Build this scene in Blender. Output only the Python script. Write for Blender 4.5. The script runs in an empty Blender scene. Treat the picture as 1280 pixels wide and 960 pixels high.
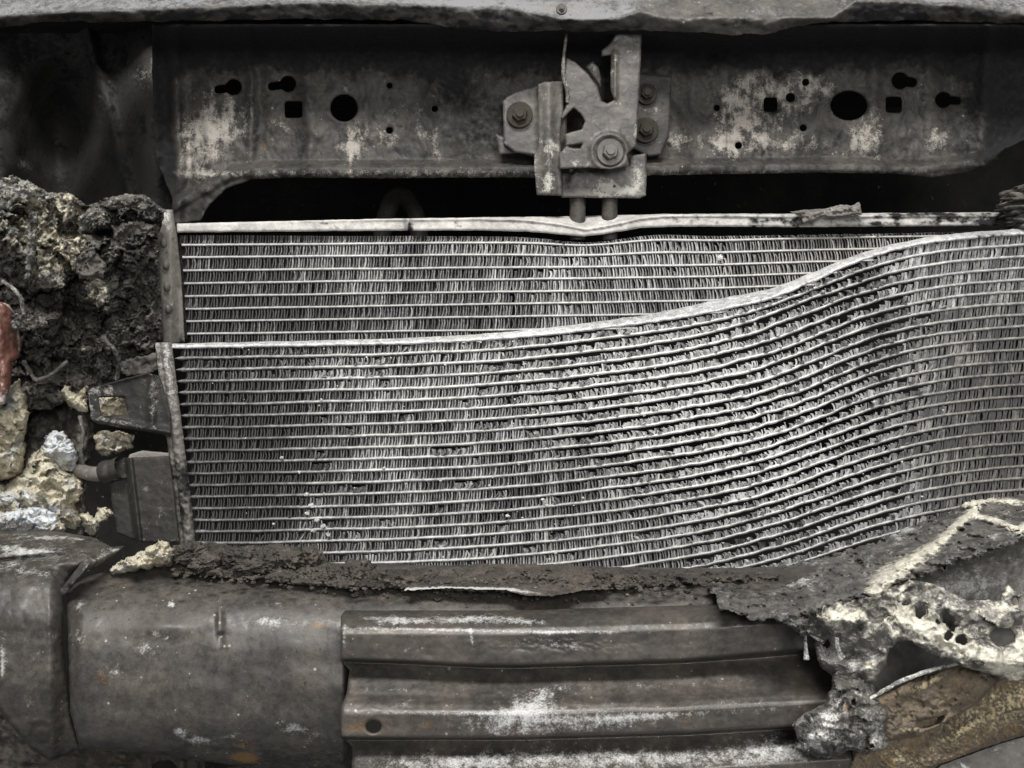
import bpy, bmesh, math
import numpy as np
from mathutils import Vector

S = bpy.context.scene
C = S.collection
R = math.radians

# ------------------------------------------------------------------ camera, world, lamps, exposure
D = 0.80                                    # camera distance from the plane Y = 0, where 1280 px span 0.8 m
cam = bpy.data.objects.new('camera', bpy.data.cameras.new('camera'))
C.objects.link(cam)
cam.location = (0, -D, 0)
cam.rotation_euler = (R(90), 0, 0)
cam.data.lens = 36.0
cam.data.sensor_width = 36.0
cam.data.clip_start = 0.01
cam.data.clip_end = 50
S.camera = cam

w = bpy.data.worlds.new('World')
S.world = w
w.use_nodes = True
w.node_tree.nodes['Background'].inputs[0].default_value = (0.97, 0.98, 1.0, 1)
w.node_tree.nodes['Background'].inputs[1].default_value = 0.32


def area_lamp(name, loc, target, sx, sy, power, col):
    l = bpy.data.lights.new(name, 'AREA')
    l.shape = 'RECTANGLE'
    l.size = sx
    l.size_y = sy
    l.energy = power
    l.color = col
    o = bpy.data.objects.new(name, l)
    C.objects.link(o)
    o.location = loc
    o.rotation_euler = (Vector(target) - Vector(loc)).to_track_quat('-Z', 'Y').to_euler()
    return o


area_lamp('ceiling_lamp', (-0.15, -1.45, 1.75), (0.05, 0, 0), 1.3, 0.35, 80, (1.0, 0.985, 0.958))
area_lamp('front_fill', (0.35, -1.9, 0.45), (0, 0, 0), 0.5, 0.5, 17, (1.0, 0.98, 0.955))  # weak fill light added from the camera side
S.view_settings.view_transform = 'Standard'
S.view_settings.look = 'None'
S.view_settings.exposure = 0.0
S.view_settings.gamma = 1.0
S.view_settings.use_curve_mapping = False
S.render.engine = 'CYCLES'
S.cycles.max_bounces = 5
S.cycles.diffuse_bounces = 3


# ------------------------------------------------------------------ numpy helpers
def P(px, py, Y):
    """the point at depth Y seen at photograph pixel (px, py)"""
    px, py, Y = np.broadcast_arrays(np.asarray(px, float), np.asarray(py, float), np.asarray(Y, float))
    k = (D + Y) / D / 1600.0
    return np.stack([(px - 640) * k, Y, (480 - py) * k], -1)


def _h(ix, iy, iz, seed):
    n = (ix.astype(np.int64) * 374761393 + iy.astype(np.int64) * 668265263 + iz.astype(np.int64) * 2147483647
         + seed * 974634777) & 0xffffffff
    n = ((n ^ (n >> 13)) * 1274126177) & 0xffffffff
    n = ((n ^ (n >> 16)) * 2246822519) & 0xffffffff
    return ((n ^ (n >> 15)) & 0xffffff) / float(0xffffff)


def noise2(x, y, seed=0):
    x, y = np.broadcast_arrays(np.asarray(x, float), np.asarray(y, float))
    ix = np.floor(x); iy = np.floor(y)
    fx = x - ix; fy = y - iy
    z = np.zeros_like(ix)

    def g(ax, ay):
        a = _h(ix + ax, iy + ay, z, seed) * 2 * math.pi
        return np.cos(a) * (fx - ax) + np.sin(a) * (fy - ay)
    u = fx * fx * fx * (fx * (fx * 6 - 15) + 10)
    v = fy * fy * fy * (fy * (fy * 6 - 15) + 10)
    a = g(0, 0) * (1 - u) + g(1, 0) * u
    b = g(0, 1) * (1 - u) + g(1, 1) * u
    return (a * (1 - v) + b * v) * 1.5


def fbm(x, y, o=4, seed=0, rough=0.5):
    r = 0; a = 1.0; f = 1.0; t = 0
    for i in range(o):
        r = r + a * noise2(x * f, y * f, seed + i * 17)
        t += a; a *= rough; f *= 2.03
    return r / t


def ridged(x, y, o=4, seed=0):
    r = 0; a = 1.0; f = 1.0; t = 0
    for i in range(o):
        r = r + a * (1 - np.abs(noise2(x * f, y * f, seed + i * 17)) * 2)
        t += a; a *= 0.5; f *= 2.03
    return r / t


def worley(x, y, seed=0):
    ix = np.floor(x); iy = np.floor(y)
    f1 = np.full(x.shape, 9.0); f2 = np.full(x.shape, 9.0)
    z = np.zeros_like(ix)
    for ax in (-1, 0, 1):
        for ay in (-1, 0, 1):
            cx = ix + ax + _h(ix + ax, iy + ay, z, seed)
            cy = iy + ay + _h(ix + ax, iy + ay, z + 1, seed)
            d = np.hypot(x - cx, y - cy)
            f2 = np.minimum(f2, np.maximum(f1, d))
            f1 = np.minimum(f1, d)
    return f1, f2


def cells(x, y, seed=0):
    """broken plates: every cell of a random mosaic tilts its own way"""
    ix = np.floor(x); iy = np.floor(y)
    best = np.full(x.shape, 9.0); h = np.zeros(x.shape)
    z = np.zeros_like(ix)
    for ax in (-1, 0, 1):
        for ay in (-1, 0, 1):
            jx = ix + ax; jy = iy + ay
            dx = x - jx - _h(jx, jy, z, seed); dy = y - jy - _h(jx, jy, z + 1, seed)
            d = np.hypot(dx, dy)
            v = dx * (_h(jx, jy, z + 2, seed) * 2 - 1) + dy * (_h(jx, jy, z + 3, seed) * 2 - 1) + .5 * (_h(jx, jy, z + 4, seed) - .5)
            h = np.where(d < best, v, h); best = np.minimum(best, d)
    return h


def warp(x, y, a, sc, seed):
    return x + a * fbm(x / sc, y / sc, 4, seed, .6), y + a * fbm(x / sc, y / sc, 4, seed + 1, .6)


def noise3(p, seed=0):
    i = np.floor(p); f = p - i
    u = f * f * (3 - 2 * f)
    r = 0
    for a in (0, 1):
        for b in (0, 1):
            for c in (0, 1):
                wgt = (u[:, 0] if a else 1 - u[:, 0]) * (u[:, 1] if b else 1 - u[:, 1]) * (u[:, 2] if c else 1 - u[:, 2])
                r = r + wgt * _h(i[:, 0] + a, i[:, 1] + b, i[:, 2] + c, seed)
    return r * 2 - 1


def fbm3(p, o=4, seed=0, rough=0.55):
    r = 0; a = 1.0; t = 0
    for k in range(o):
        r = r + a * noise3(p * (2.03 ** k) + 31.7 * k, seed + k)
        t += a; a *= rough
    return r / t


def sstep(a, b, x):
    t = np.clip((np.asarray(x, float) - a) / (b - a), 0, 1)
    return t * t * (3 - 2 * t)


def blob(x, y, cx, cy, rx, ry, ang=0):
    c, s = math.cos(R(ang)), math.sin(R(ang))
    dx = x - cx; dy = y - cy
    u = (dx * c + dy * s) / rx; v = (-dx * s + dy * c) / ry
    return np.exp(-(u * u + v * v))


def blobs(lst):
    """sum of soft stains: (cx, cy, rx, ry, angle, amount)"""
    def f(x, y):
        r = np.zeros_like(x)
        for (cx, cy, rx, ry, an, am) in lst:
            r = r + am * blob(x, y, cx, cy, rx, ry, an)
        return r
    return f


def segdist(x, y, pts):
    r = np.full(x.shape, 1e9)
    for (ax, ay), (bx, by) in zip(pts[:-1], pts[1:]):
        dx, dy = bx - ax, by - ay
        t = np.clip(((x - ax) * dx + (y - ay) * dy) / (dx * dx + dy * dy + 1e-9), 0, 1)
        r = np.minimum(r, np.hypot(x - ax - t * dx, y - ay - t * dy))
    return r


def poly(pts):
    pts = [(float(a), float(b)) for a, b in pts]

    def f(x, y):
        d = segdist(x, y, pts + pts[:1])
        ins = np.zeros(x.shape, bool)
        for (ax, ay), (bx, by) in zip(pts, pts[1:] + pts[:1]):
            if ay == by:
                continue
            c = ((ay > y) != (by > y)) & (x < (bx - ax) * (y - ay) / (by - ay) + ax)
            ins ^= c
        return np.where(ins, d, -d)
    return f


def circ(cx, cy, r, ry=None):
    ry = ry or r
    return lambda x, y: (1 - np.hypot((x - cx) / r, (y - cy) / ry)) * min(r, ry)


def caps(ax, ay, bx, by, r):
    return lambda x, y: r - segdist(x, y, [(ax, ay), (bx, by)])


def rbox(cx, cy, hx, hy, r=3):
    def f(x, y):
        qx = np.abs(x - cx) - hx + r; qy = np.abs(y - cy) - hy + r
        return -(np.hypot(np.maximum(qx, 0), np.maximum(qy, 0)) + np.minimum(np.maximum(qx, qy), 0) - r)
    return f


def cut(base, holes, n=0.0, ns=10.0, seed=0):
    def f(x, y):
        s = base(x, y)
        if n:
            s = s + n * fbm(x / ns, y / ns, 4, seed, 0.6)
        hn = 1.5 * min(n, 3) * fbm(x / 8, y / 8, 4, seed + 7, 0.6) if (n >= 2 and holes) else 0
        for h in holes:
            s = np.minimum(s, -h(x, y) + hn)
        return s
    return f


def prof(pairs, sig=6.0):
    a = np.array(pairs, float)
    g = np.arange(a[0, 0] - 40, a[-1, 0] + 40, .25)
    v = np.interp(g, a[:, 0], a[:, 1])
    t = np.arange(-int(12 * sig), int(12 * sig) + 1) * .25
    k = np.exp(-(t / sig) ** 2 / 2); k /= k.sum()
    v = np.convolve(np.pad(v, len(t) // 2, mode='edge'), k, 'valid')
    return lambda q: np.interp(q, g, v)


# ------------------------------------------------------------------ objects
def tag(o, label=None, cat=None, group=None, kind=None):
    if label: o['label'] = label
    if cat: o['category'] = cat
    if group: o['group'] = group
    if kind: o['kind'] = kind
    return o


def thing(name, loc, label, cat, group=None):
    o = bpy.data.objects.new(name, None)
    o.empty_display_size = 0.02
    C.objects.link(o)
    o.location = loc
    return tag(o, label, cat, group)


def wloc(o):
    v = Vector((0, 0, 0))
    while o is not None:
        v += o.location
        o = o.parent
    return np.array(v)


def mesh_obj(name, V, Q, mat, parent=None, smooth=True, attrs=None, flat_from=None):
    """one mesh object out of world-space vertices and quads/triangles"""
    V = np.asarray(V, float).reshape(-1, 3)
    me = bpy.data.meshes.new(name)
    if parent is not None:
        base = wloc(parent); loc = (0, 0, 0)
    else:
        base = np.array([V[:, 0].mean(), V[:, 1].mean(), V[:, 2].min()]); loc = tuple(base)
    L = V - base
    Q = np.asarray(Q, np.int64)
    n = Q.shape[1]
    me.vertices.add(len(L)); me.vertices.foreach_set('co', L.ravel())
    me.loops.add(Q.size); me.loops.foreach_set('vertex_index', Q.ravel())
    me.polygons.add(len(Q))
    me.polygons.foreach_set('loop_start', np.arange(len(Q)) * n)
    me.polygons.foreach_set('loop_total', np.full(len(Q), n))
    sm = np.full(len(Q), bool(smooth))
    if flat_from is not None:
        sm[flat_from:] = False
    me.polygons.foreach_set('use_smooth', sm)
    for k, v in (attrs or {}).items():
        a = me.attributes.new(k, 'FLOAT', 'POINT')
        a.data.foreach_set('value', np.ascontiguousarray(np.broadcast_to(v, (len(L),)), dtype=np.float32))
    me.update(calc_edges=True)
    me.validate()
    me.materials.append(mat)
    o = bpy.data.objects.new(name, me)
    C.objects.link(o)
    o.location = loc
    if parent is not None:
        o.parent = parent
    return o


def relief(name, bbox, step, sdf, Yf, mat, parent=None, thick=0.003, attrs=None, rnd=0.0, rw=3.0):
    """a sheet of real thickness: outline from a distance field, depth from Yf, holes cut through"""
    x0, x1, y0, y1 = bbox
    X, Y = np.meshgrid(np.arange(x0, x1 + step, step, dtype=float), np.arange(y0, y1 + step, step, dtype=float))
    s = sdf(X, Y)
    gy, gx = np.gradient(s, step)
    g2 = np.maximum(gx * gx + gy * gy, 0.15)
    mx = np.maximum(np.maximum(s[:-1, :-1], s[1:, :-1]), np.maximum(s[:-1, 1:], s[1:, 1:]))
    keep = mx > 0
    out = s < 0
    mvx = np.where(out, -s * gx / g2, 0); mvy = np.where(out, -s * gy / g2, 0)
    ln = np.hypot(mvx, mvy) + 1e-9
    lim = np.minimum(1, 1.3 * step / ln)
    X = X + mvx * lim; Y = Y + mvy * lim
    s = np.maximum(s, 0)
    Dp = Yf(X, Y)
    if rnd:
        e = 1 - np.clip(s / rw, 0, 1)
        Dp = Dp + rnd * (1 - np.sqrt(np.maximum(0, 1 - e * e)))
    H, W = X.shape
    idx = np.arange(H * W).reshape(H, W)
    a = idx[:-1, :-1][keep]; b = idx[1:, :-1][keep]; c = idx[1:, 1:][keep]; d = idx[:-1, 1:][keep]
    F = np.stack([a, b, c, d], 1)
    N = H * W
    Vf = P(X, Y, Dp).reshape(-1, 3)
    Vb = P(X, Y, Dp + thick).reshape(-1, 3)
    kp = np.zeros((H + 1, W + 1), bool); kp[1:-1, 1:-1] = keep
    rims = []
    k = kp[1:-1, 1:-1]
    def addr(sel, p, q):
        rims.append(np.stack([p[sel], q[sel]], 1))
    addr(k & ~kp[:-2, 1:-1], idx[:-1, 1:], idx[:-1, :-1])
    addr(k & ~kp[2:, 1:-1], idx[1:, :-1], idx[1:, 1:])
    addr(k & ~kp[1:-1, :-2], idx[:-1, :-1], idx[1:, :-1])
    addr(k & ~kp[1:-1, 2:], idx[1:, 1:], idx[:-1, 1:])
    rim = np.concatenate(rims)
    m = len(rim)
    RV = np.concatenate([Vf[rim[:, 0]], Vf[rim[:, 1]], Vb[rim[:, 1]], Vb[rim[:, 0]]])
    RF = np.stack([2 * N + np.arange(m) + m * j for j in (0, 3, 2, 1)], 1)
    V = np.concatenate([Vf, Vb, RV])
    Q = np.concatenate([F, F[:, ::-1] + N, RF])
    at = {}
    for kx, fn in (attrs or {}).items():
        v = (fn(X, Y) + np.zeros_like(X)).ravel()
        at[kx] = np.concatenate([v, v, v[rim[:, 0]], v[rim[:, 1]], v[rim[:, 1]], v[rim[:, 0]]])
    used = np.unique(Q); mp = np.zeros(len(V), np.int64); mp[used] = np.arange(len(used))
    return mesh_obj(name, V[used], mp[Q], mat, parent, True, {kx: v[used] for kx, v in at.items()}, flat_from=2 * len(F))


def sweep(name, pts, rad, mat, parent=None, sides=10, attrs=None, flat=1.0, jit=0.0, seed=0):
    pts = np.asarray(pts, float); n = len(pts)
    rad = np.broadcast_to(np.asarray(rad, float), (n,))
    t = np.gradient(pts, axis=0); t /= np.linalg.norm(t, axis=1)[:, None] + 1e-9
    up = np.array([0.13, -1.0, 0.07])
    u = np.cross(t, up); u /= np.linalg.norm(u, axis=1)[:, None]
    v = np.cross(u, t)
    a = np.linspace(0, 2 * math.pi, sides, endpoint=False)
    rr = rad[:, None] * np.ones(sides)
    if jit:
        q = np.stack(np.broadcast_arrays(np.arange(n)[:, None] * 0.6, np.cos(a) * 1.3 + 9, np.sin(a) * 1.3 + 9), -1).reshape(-1, 3)
        rr = rr * (1 + jit * fbm3(q, 3, seed).reshape(n, sides))
    V = pts[:, None] + u[:, None] * (np.cos(a) * rr)[..., None] * flat + v[:, None] * (np.sin(a) * rr)[..., None]
    V = V.reshape(-1, 3)
    i = np.arange(n - 1)[:, None] * sides; j = np.arange(sides)[None]; k = (j + 1) % sides
    Q = np.stack([i + j, i + k, i + sides + k, i + sides + j], -1).reshape(-1, 4)
    c0 = len(V); V = np.concatenate([V, pts[:1], pts[-1:]])
    j = np.arange(sides); k = (j + 1) % sides
    e = (n - 1) * sides
    Q = np.concatenate([Q, np.stack([j * 0 + c0, k, j, j * 0 + c0], 1)[:, [0, 1, 2, 2]],
                        np.stack([j * 0 + c0 + 1, e + j, e + k, e + k], 1)])
    return mesh_obj(name, V, Q, mat, parent, True, attrs)


def smoothpath(pts, n):
    pts = np.asarray(pts, float)
    d = np.r_[0, np.cumsum(np.linalg.norm(np.diff(pts, axis=0), axis=1))]
    s = np.linspace(0, d[-1], n)
    p = np.stack([np.interp(s, d, pts[:, i]) for i in range(pts.shape[1])], 1)
    k = max(1, n // 14)
    ker = np.ones(2 * k + 1) / (2 * k + 1)
    q = np.stack([np.convolve(np.pad(p[:, i], k, mode='reflect', reflect_type='odd'), ker, 'valid') for i in range(p.shape[1])], 1)
    return q


_ico = {}
def ico(n):
    if n not in _ico:
        bm = bmesh.new(); bmesh.ops.create_icosphere(bm, subdivisions=n, radius=1.0)
        bm.verts.index_update()
        _ico[n] = (np.array([v.co[:] for v in bm.verts]), np.array([[v.index for v in f.verts] for f in bm.faces]))
        bm.free()
    return _ico[n]


def lumps(name, lst, mat, parent=None, amp=0.35, fq=1.6, sub=4, seed=0, attrs=None, ridge=0.0):
    """knobbly lumps joined into one body: (px, py, Y, rx, ry in px, depth radius in m)"""
    Vs, Fs, n0 = [], [], 0
    v0, f0 = ico(sub)
    for i, (px, py, Y, rx, ry, rd) in enumerate(lst):
        q = v0 * fq + 17.3 * i + seed * 3.1
        d = fbm3(q, 5, seed + i, 0.6)
        if ridge:
            d = d - ridge * np.abs(fbm3(q * 1.7 + 5, 4, seed + 50 + i, 0.6)) * 2
        r = 1 + amp * d
        k = (D + Y) / D / 1600.0
        c = P(px, py, Y)
        Vs.append(c + v0 * r[:, None] * np.array([rx * k, rd, ry * k])); Fs.append(f0 + n0); n0 += len(v0)
    return mesh_obj(name, np.concatenate(Vs), np.concatenate(Fs), mat, parent, True, attrs)


def hexbolt(name, px, py, Y, r, mat, parent, washer=0.0, h=0.006):
    """hex bolt head (with a washer) seen from the front"""
    k = (D + Y) / D / 1600.0
    c = P(px, py, Y)
    V, Q = [], []

    def ring(n, rad, y, ph=0.0):
        s = len(V)
        for i in range(n):
            a = 2 * math.pi * i / n + ph
            V.append(c + np.array([math.cos(a) * rad * k, y, math.sin(a) * rad * k]))
        return s

    def skin(a, b, n):
        for i in range(n):
            Q.append((a + i, a + (i + 1) % n, b + (i + 1) % n, b + i))

    def cap(a, n):
        s = len(V); m = np.mean(V[a:a + n], axis=0); V.append(m)
        for i in range(0, n, 2):
            Q.append((s, a + i, a + (i + 1) % n, a + (i + 2) % n))
    if washer:
        rs = [ring(24, washer, 0.0), ring(24, washer, -0.0015), ring(24, washer * .94, -0.002)]
        for a, b in zip(rs, rs[1:]): skin(a, b, 24)
        cap(rs[-1], 24)
    rs = [ring(6, r, -0.001, .3), ring(6, r, -h * .8, .3), ring(6, r * .86, -h, .3)]
    for a, b in zip(rs, rs[1:]): skin(a, b, 6)
    cap(rs[-1], 6)
    rs = [ring(12, r * .55, -h + .0005), ring(12, r * .5, -h - .0018)]
    skin(rs[0], rs[1], 12); cap(rs[-1], 12)
    return mesh_obj(name, V, Q, mat, parent, False)


# ------------------------------------------------------------------ materials
class NT:
    def __init__(s, name):
        s.m = bpy.data.materials.new(name); s.m.use_nodes = True
        s.t = s.m.node_tree; s.b = s.t.nodes['Principled BSDF']
        s.co = s.t.nodes.new('ShaderNodeTexCoord').outputs['Object']

    def n(s, typ, **kw):
        x = s.t.nodes.new(typ)
        for k, v in kw.items(): setattr(x, k, v)
        return x

    def set(s, sock, v):
        if isinstance(v, (int, float)): sock.default_value = v
        elif isinstance(v, tuple): sock.default_value = v if len(v) == 4 or len(sock.default_value) == 3 else (*v, 1)
        else: s.t.links.new(v, sock)

    def math(s, op, a, b=0.0, c=0.0, clamp=False):
        x = s.n('ShaderNodeMath', operation=op, use_clamp=clamp)
        s.set(x.inputs[0], a); s.set(x.inputs[1], b); s.set(x.inputs[2], c)
        return x.outputs[0]

    def noise(s, scale, detail=6, rough=0.6, dist=0.0, off=None, stretch=None):
        x = s.n('ShaderNodeTexNoise')
        co = s.co
        if off or stretch:
            mp = s.n('ShaderNodeMapping')
            s.set(mp.inputs['Vector'], co)
            if off: mp.inputs['Location'].default_value = (off, off * .7, off * 1.3)
            if stretch: mp.inputs['Scale'].default_value = stretch
            co = mp.outputs[0]
        s.set(x.inputs['Vector'], co)
        x.inputs['Scale'].default_value = scale; x.inputs['Detail'].default_value = detail
        x.inputs['Roughness'].default_value = rough; x.inputs['Distortion'].default_value = dist
        return x.outputs['Fac']

    def ramp(s, v, lo, hi, a=0.0, b=1.0, smooth=True):
        x = s.n('ShaderNodeMapRange', interpolation_type='SMOOTHSTEP' if smooth else 'LINEAR')
        s.set(x.inputs[0], v)
        x.inputs[1].default_value = lo; x.inputs[2].default_value = hi
        x.inputs[3].default_value = a; x.inputs[4].default_value = b
        return x.outputs[0]

    def mix(s, f, a, b, mode='MIX'):
        x = s.n('ShaderNodeMix', data_type='RGBA', blend_type=mode)
        s.set(x.inputs[0], f); s.set(x.inputs[6], a); s.set(x.inputs[7], b)
        return x.outputs[2]

    def attr(s, name):
        x = s.n('ShaderNodeAttribute', attribute_name=name)
        return x.outputs['Fac']


ASH = (0.50, 0.49, 0.47)
CREAM = (0.64, 0.61, 0.51)
RUST = (0.20, 0.115, 0.048)
SOOT_SHADE = (0.007, 0.007, 0.0075)


def burnt(name, c0, c1, rough=0.62, spec=0.4, metal=0.0, sc=1.0, bump=0.5, ash=ASH, cream=CREAM, rust=RUST, grain=0.5,
          base_ash=0.0, big=35.0, dist=0.0008, spk=1.0, speck=0.0):
    T = NT(name)
    c0 = (c0[0] * 1.03, c0[1], c0[2] * .96); c1 = (c1[0] * 1.03, c1[1], c1[2] * .95)
    A = T.noise(big * sc, 5, 0.6, 0.3)
    B = T.noise(190 * sc, 9, 0.68, 0.25, off=3.1)
    G = T.noise(850 * sc, 4, 0.7, off=7.7)
    E = T.noise(120 * sc, 8, 0.7, 0.6, off=13.7)
    col = T.mix(T.ramp(A, 0.36, 0.64), c0, c1)
    k = T.math('ADD', T.math('MULTIPLY', T.math('SUBTRACT', B, 0.5), 2.4 * grain), T.math('MULTIPLY', T.math('SUBTRACT', G, 0.5), 1.6 * grain))
    k = T.math('MAXIMUM', T.math('ADD', k, 1.0), 0.15)
    gv = T.n('ShaderNodeCombineColor')
    for i in range(3): T.set(gv.inputs[i], k)
    col = T.mix(1.0, col, gv.outputs[0], 'MULTIPLY')

    if speck:
        vo = T.n('ShaderNodeTexVoronoi', feature='F1'); vo.inputs['Scale'].default_value = 330; T.set(vo.inputs['Vector'], T.co)
        sp = T.n('ShaderNodeSeparateColor'); T.set(sp.inputs[0], vo.outputs['Color'])
        size = T.math('MULTIPLY', T.ramp(sp.outputs[0], 0.80, 1.0, 0.0, 0.42, False), T.ramp(A, .40, .62, .35, 1.0))
        spot = T.ramp(T.math('SUBTRACT', size, vo.outputs['Distance']), 0.0, 0.10)
        pale = T.ramp(sp.outputs[1], 0.45, 0.6)
        col = T.mix(T.math('MULTIPLY', spot, speck), col, T.mix(pale, (.012, .011, .010), (.34, .33, .31)))

    def mask(an, n1, n2, extra=0.0, lo=0.26, hi=0.78):
        v = T.math('ADD', T.attr(an), T.math('MULTIPLY', T.math('SUBTRACT', n1, 0.5), .7 + .9 * spk))
        v = T.math('ADD', v, T.math('MULTIPLY', T.math('SUBTRACT', n2, 0.5), .2 + .9 * spk))
        if extra: v = T.math('ADD', v, extra)
        return T.ramp(v, lo, hi)
    ma = mask('ash', B, G, base_ash)
    mr = mask('rust', E, G)
    mc = mask('cream', E, B)
    ms = mask('soot_shade', A, B, lo=0.3, hi=0.8)
    ashc = T.mix(G, tuple(c * .62 for c in ash), tuple(min(1, c * 1.3) for c in ash))
    col = T.mix(ma, col, ashc)
    col = T.mix(T.math('MULTIPLY', mr, 0.9), col, T.mix(G, tuple(c * .5 for c in rust), tuple(c * 1.5 for c in rust)))
    crc = T.mix(T.ramp(B, .35, .65), tuple(c * .62 for c in cream), tuple(min(1, c * 1.12) for c in cream))
    col = T.mix(mc, col, crc)
    col = T.mix(ms, col, SOOT_SHADE)
    T.set(T.b.inputs['Base Color'], col)
    T.b.inputs['Metallic'].default_value = metal
    T.b.inputs['Specular IOR Level'].default_value = spec
    rg = T.ramp(B, 0.3, 0.7, rough - .14, rough + .14)
    dull = T.math('MAXIMUM', T.math('MAXIMUM', ma, mc), ms)
    rg = T.math('ADD', rg, T.math('MULTIPLY', dull, 0.3), clamp=True)
    T.set(T.b.inputs['Roughness'], rg)
    h = T.math('ADD', T.math('MULTIPLY', B, 1.0), T.math('MULTIPLY', G, 0.45))
    h = T.math('ADD', h, T.math('MULTIPLY', T.math('ADD', ma, mc), 0.35))
    bp = T.n('ShaderNodeBump')
    bp.inputs['Strength'].default_value = bump; bp.inputs['Distance'].default_value = dist
    T.set(bp.inputs['Height'], h)
    T.set(T.b.inputs['Normal'], bp.outputs[0])
    return T.m


def finmat(name, dark, light, rough=0.55, spec=0.4, metal=0.0):
    """burnt aluminium: 'ash' says how pale the oxide is, 'tint' how brown"""
    T = NT(name)
    B = T.noise(300, 6, 0.7)
    G = T.noise(1100, 3, 0.7, off=5.0)
    v = T.math('ADD', T.attr('ash'), T.math('MULTIPLY', T.math('SUBTRACT', B, 0.5), 1.1))
    v = T.math('ADD', v, T.math('MULTIPLY', T.math('SUBTRACT', G, 0.5), 0.9))
    f = T.ramp(v, 0.0, 1.0, smooth=False)
    f = T.math('POWER', f, 1.5)
    lt = T.mix(T.attr('tint'), light, (light[0] * .62, light[1] * .54, light[2] * .42))
    T.set(T.b.inputs['Base Color'], T.mix(f, dark, lt))
    T.b.inputs['Roughness'].default_value = rough
    T.b.inputs['Metallic'].default_value = metal
    T.b.inputs['Specular IOR Level'].default_value = spec
    bp = T.n('ShaderNodeBump'); bp.inputs['Strength'].default_value = .4; bp.inputs['Distance'].default_value = .0006
    T.set(bp.inputs['Height'], T.math('ADD', B, G))
    T.set(T.b.inputs['Normal'], bp.outputs[0])
    return T.m


M = {}
M['bay'] = burnt('sooty_bay', (0.014, 0.014, 0.014), (0.02, 0.02, 0.02), 0.85, 0.15)
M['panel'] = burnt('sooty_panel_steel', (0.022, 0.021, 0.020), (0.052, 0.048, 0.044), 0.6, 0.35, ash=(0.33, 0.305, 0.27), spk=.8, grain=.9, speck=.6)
M['hood'] = burnt('scorched_hood_paint', (0.05, 0.048, 0.046), (0.085, 0.08, 0.075), 0.55, 0.45, ash=(0.185, 0.185, 0.19), bump=.35, speck=.6)
M['latch'] = burnt('scorched_zinc_steel', (0.046, 0.043, 0.041), (0.098, 0.091, 0.085), 0.5, 0.45, speck=.5, ash=(0.42, 0.41, 0.37), bump=.35)
M['bolt'] = burnt('sooty_bolt_steel', (0.020, 0.018, 0.015), (0.040, 0.035, 0.027), 0.75, 0.25)
M['beam'] = burnt('scorched_beam_steel', (0.035, 0.033, 0.031), (0.062, 0.056, 0.050), 0.5, 0.5, ash=(0.46, 0.455, 0.44), bump=.22, grain=.8, spk=.6, speck=.7)
M['plate'] = burnt('scorched_ribbed_steel', (0.048, 0.045, 0.042), (0.086, 0.077, 0.069), 0.45, 0.5, ash=(0.50, 0.495, 0.485), spk=.65, speck=.6, bump=.26, grain=.4, metal=.25)
M['char'] = burnt('black_char', (0.034, 0.032, 0.030), (0.10, 0.093, 0.084), 0.55, 0.45, ash=(0.46, 0.45, 0.41), cream=(.60, .55, .42), bump=.9, dist=.0013, big=70, grain=.8)
M['dust'] = burnt('brown_char_dust', (0.036, 0.033, 0.030), (0.078, 0.070, 0.061), 0.7, 0.3, speck=.6, ash=(0.44, 0.43, 0.41), bump=.9, grain=.9, dist=.0012)
M['sheet'] = burnt('melted_dark_sheet', (0.05, 0.049, 0.048), (0.125, 0.12, 0.115), 0.5, 0.45, ash=(0.45, 0.44, 0.42), bump=.8, big=60, grain=.8, dist=.0012, speck=.6)
M['foam'] = burnt('cream_foam', (0.40, 0.375, 0.29), (0.62, 0.59, 0.49), 0.85, 0.25, ash=(0.62, 0.64, 0.66), bump=.9, dist=.0014, big=90, rust=(0.42, 0.30, 0.08), grain=.4)
M['melt'] = burnt('melted_grey_plastic', (0.055, 0.053, 0.051), (0.115, 0.11, 0.105), 0.42, 0.5, ash=(0.60, 0.59, 0.56), bump=.7, big=60)
M['grey'] = burnt('grey_scorched_liner', (0.11, 0.107, 0.102), (0.17, 0.165, 0.157), 0.6, 0.35, ash=(0.46, 0.45, 0.44), bump=.35, grain=.35)
M['rusty'] = burnt('rusty_flaked_steel', (0.085, 0.070, 0.053), (0.18, 0.147, 0.104), 0.55, 0.45, ash=(0.60, 0.51, 0.33), rust=(0.20, 0.135, 0.062), bump=.9, dist=.0015)
M['red'] = burnt('scorched_red_plastic', (0.085, 0.035, 0.028), (0.15, 0.075, 0.062), 0.4, 0.5, bump=.3, ash=(.5, .45, .42))
M['block'] = burnt('sooty_cast_block', (0.017, 0.0165, 0.016), (0.034, 0.032, 0.030), 0.65, 0.3, ash=(0.36, .34, .32), bump=.45)
M['header'] = burnt('sooty_aluminium', (0.11, 0.104, 0.097), (0.18, 0.172, 0.16), 0.55, 0.4, ash=(0.52, .51, .50), bump=.6)
M['fin'] = finmat('oxidised_fin_aluminium', (0.05, 0.049, 0.048), (0.52, 0.514, 0.505))
M['tube'] = finmat('oxidised_tube_aluminium', (0.06, 0.058, 0.056), (0.66, 0.652, 0.635), 0.45)
M['rail'] = burnt('white_oxidised_aluminium', (0.34, 0.34, 0.335), (0.50, 0.497, 0.49), 0.5, 0.4, ash=(0.62, 0.62, 0.61), bump=.5, grain=.5)
M['rail2'] = burnt('ash_blue_aluminium', (0.30, 0.303, 0.313), (0.46, 0.463, 0.467), 0.45, 0.45, ash=(0.62, 0.62, 0.62), bump=.7, grain=.7)

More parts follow.
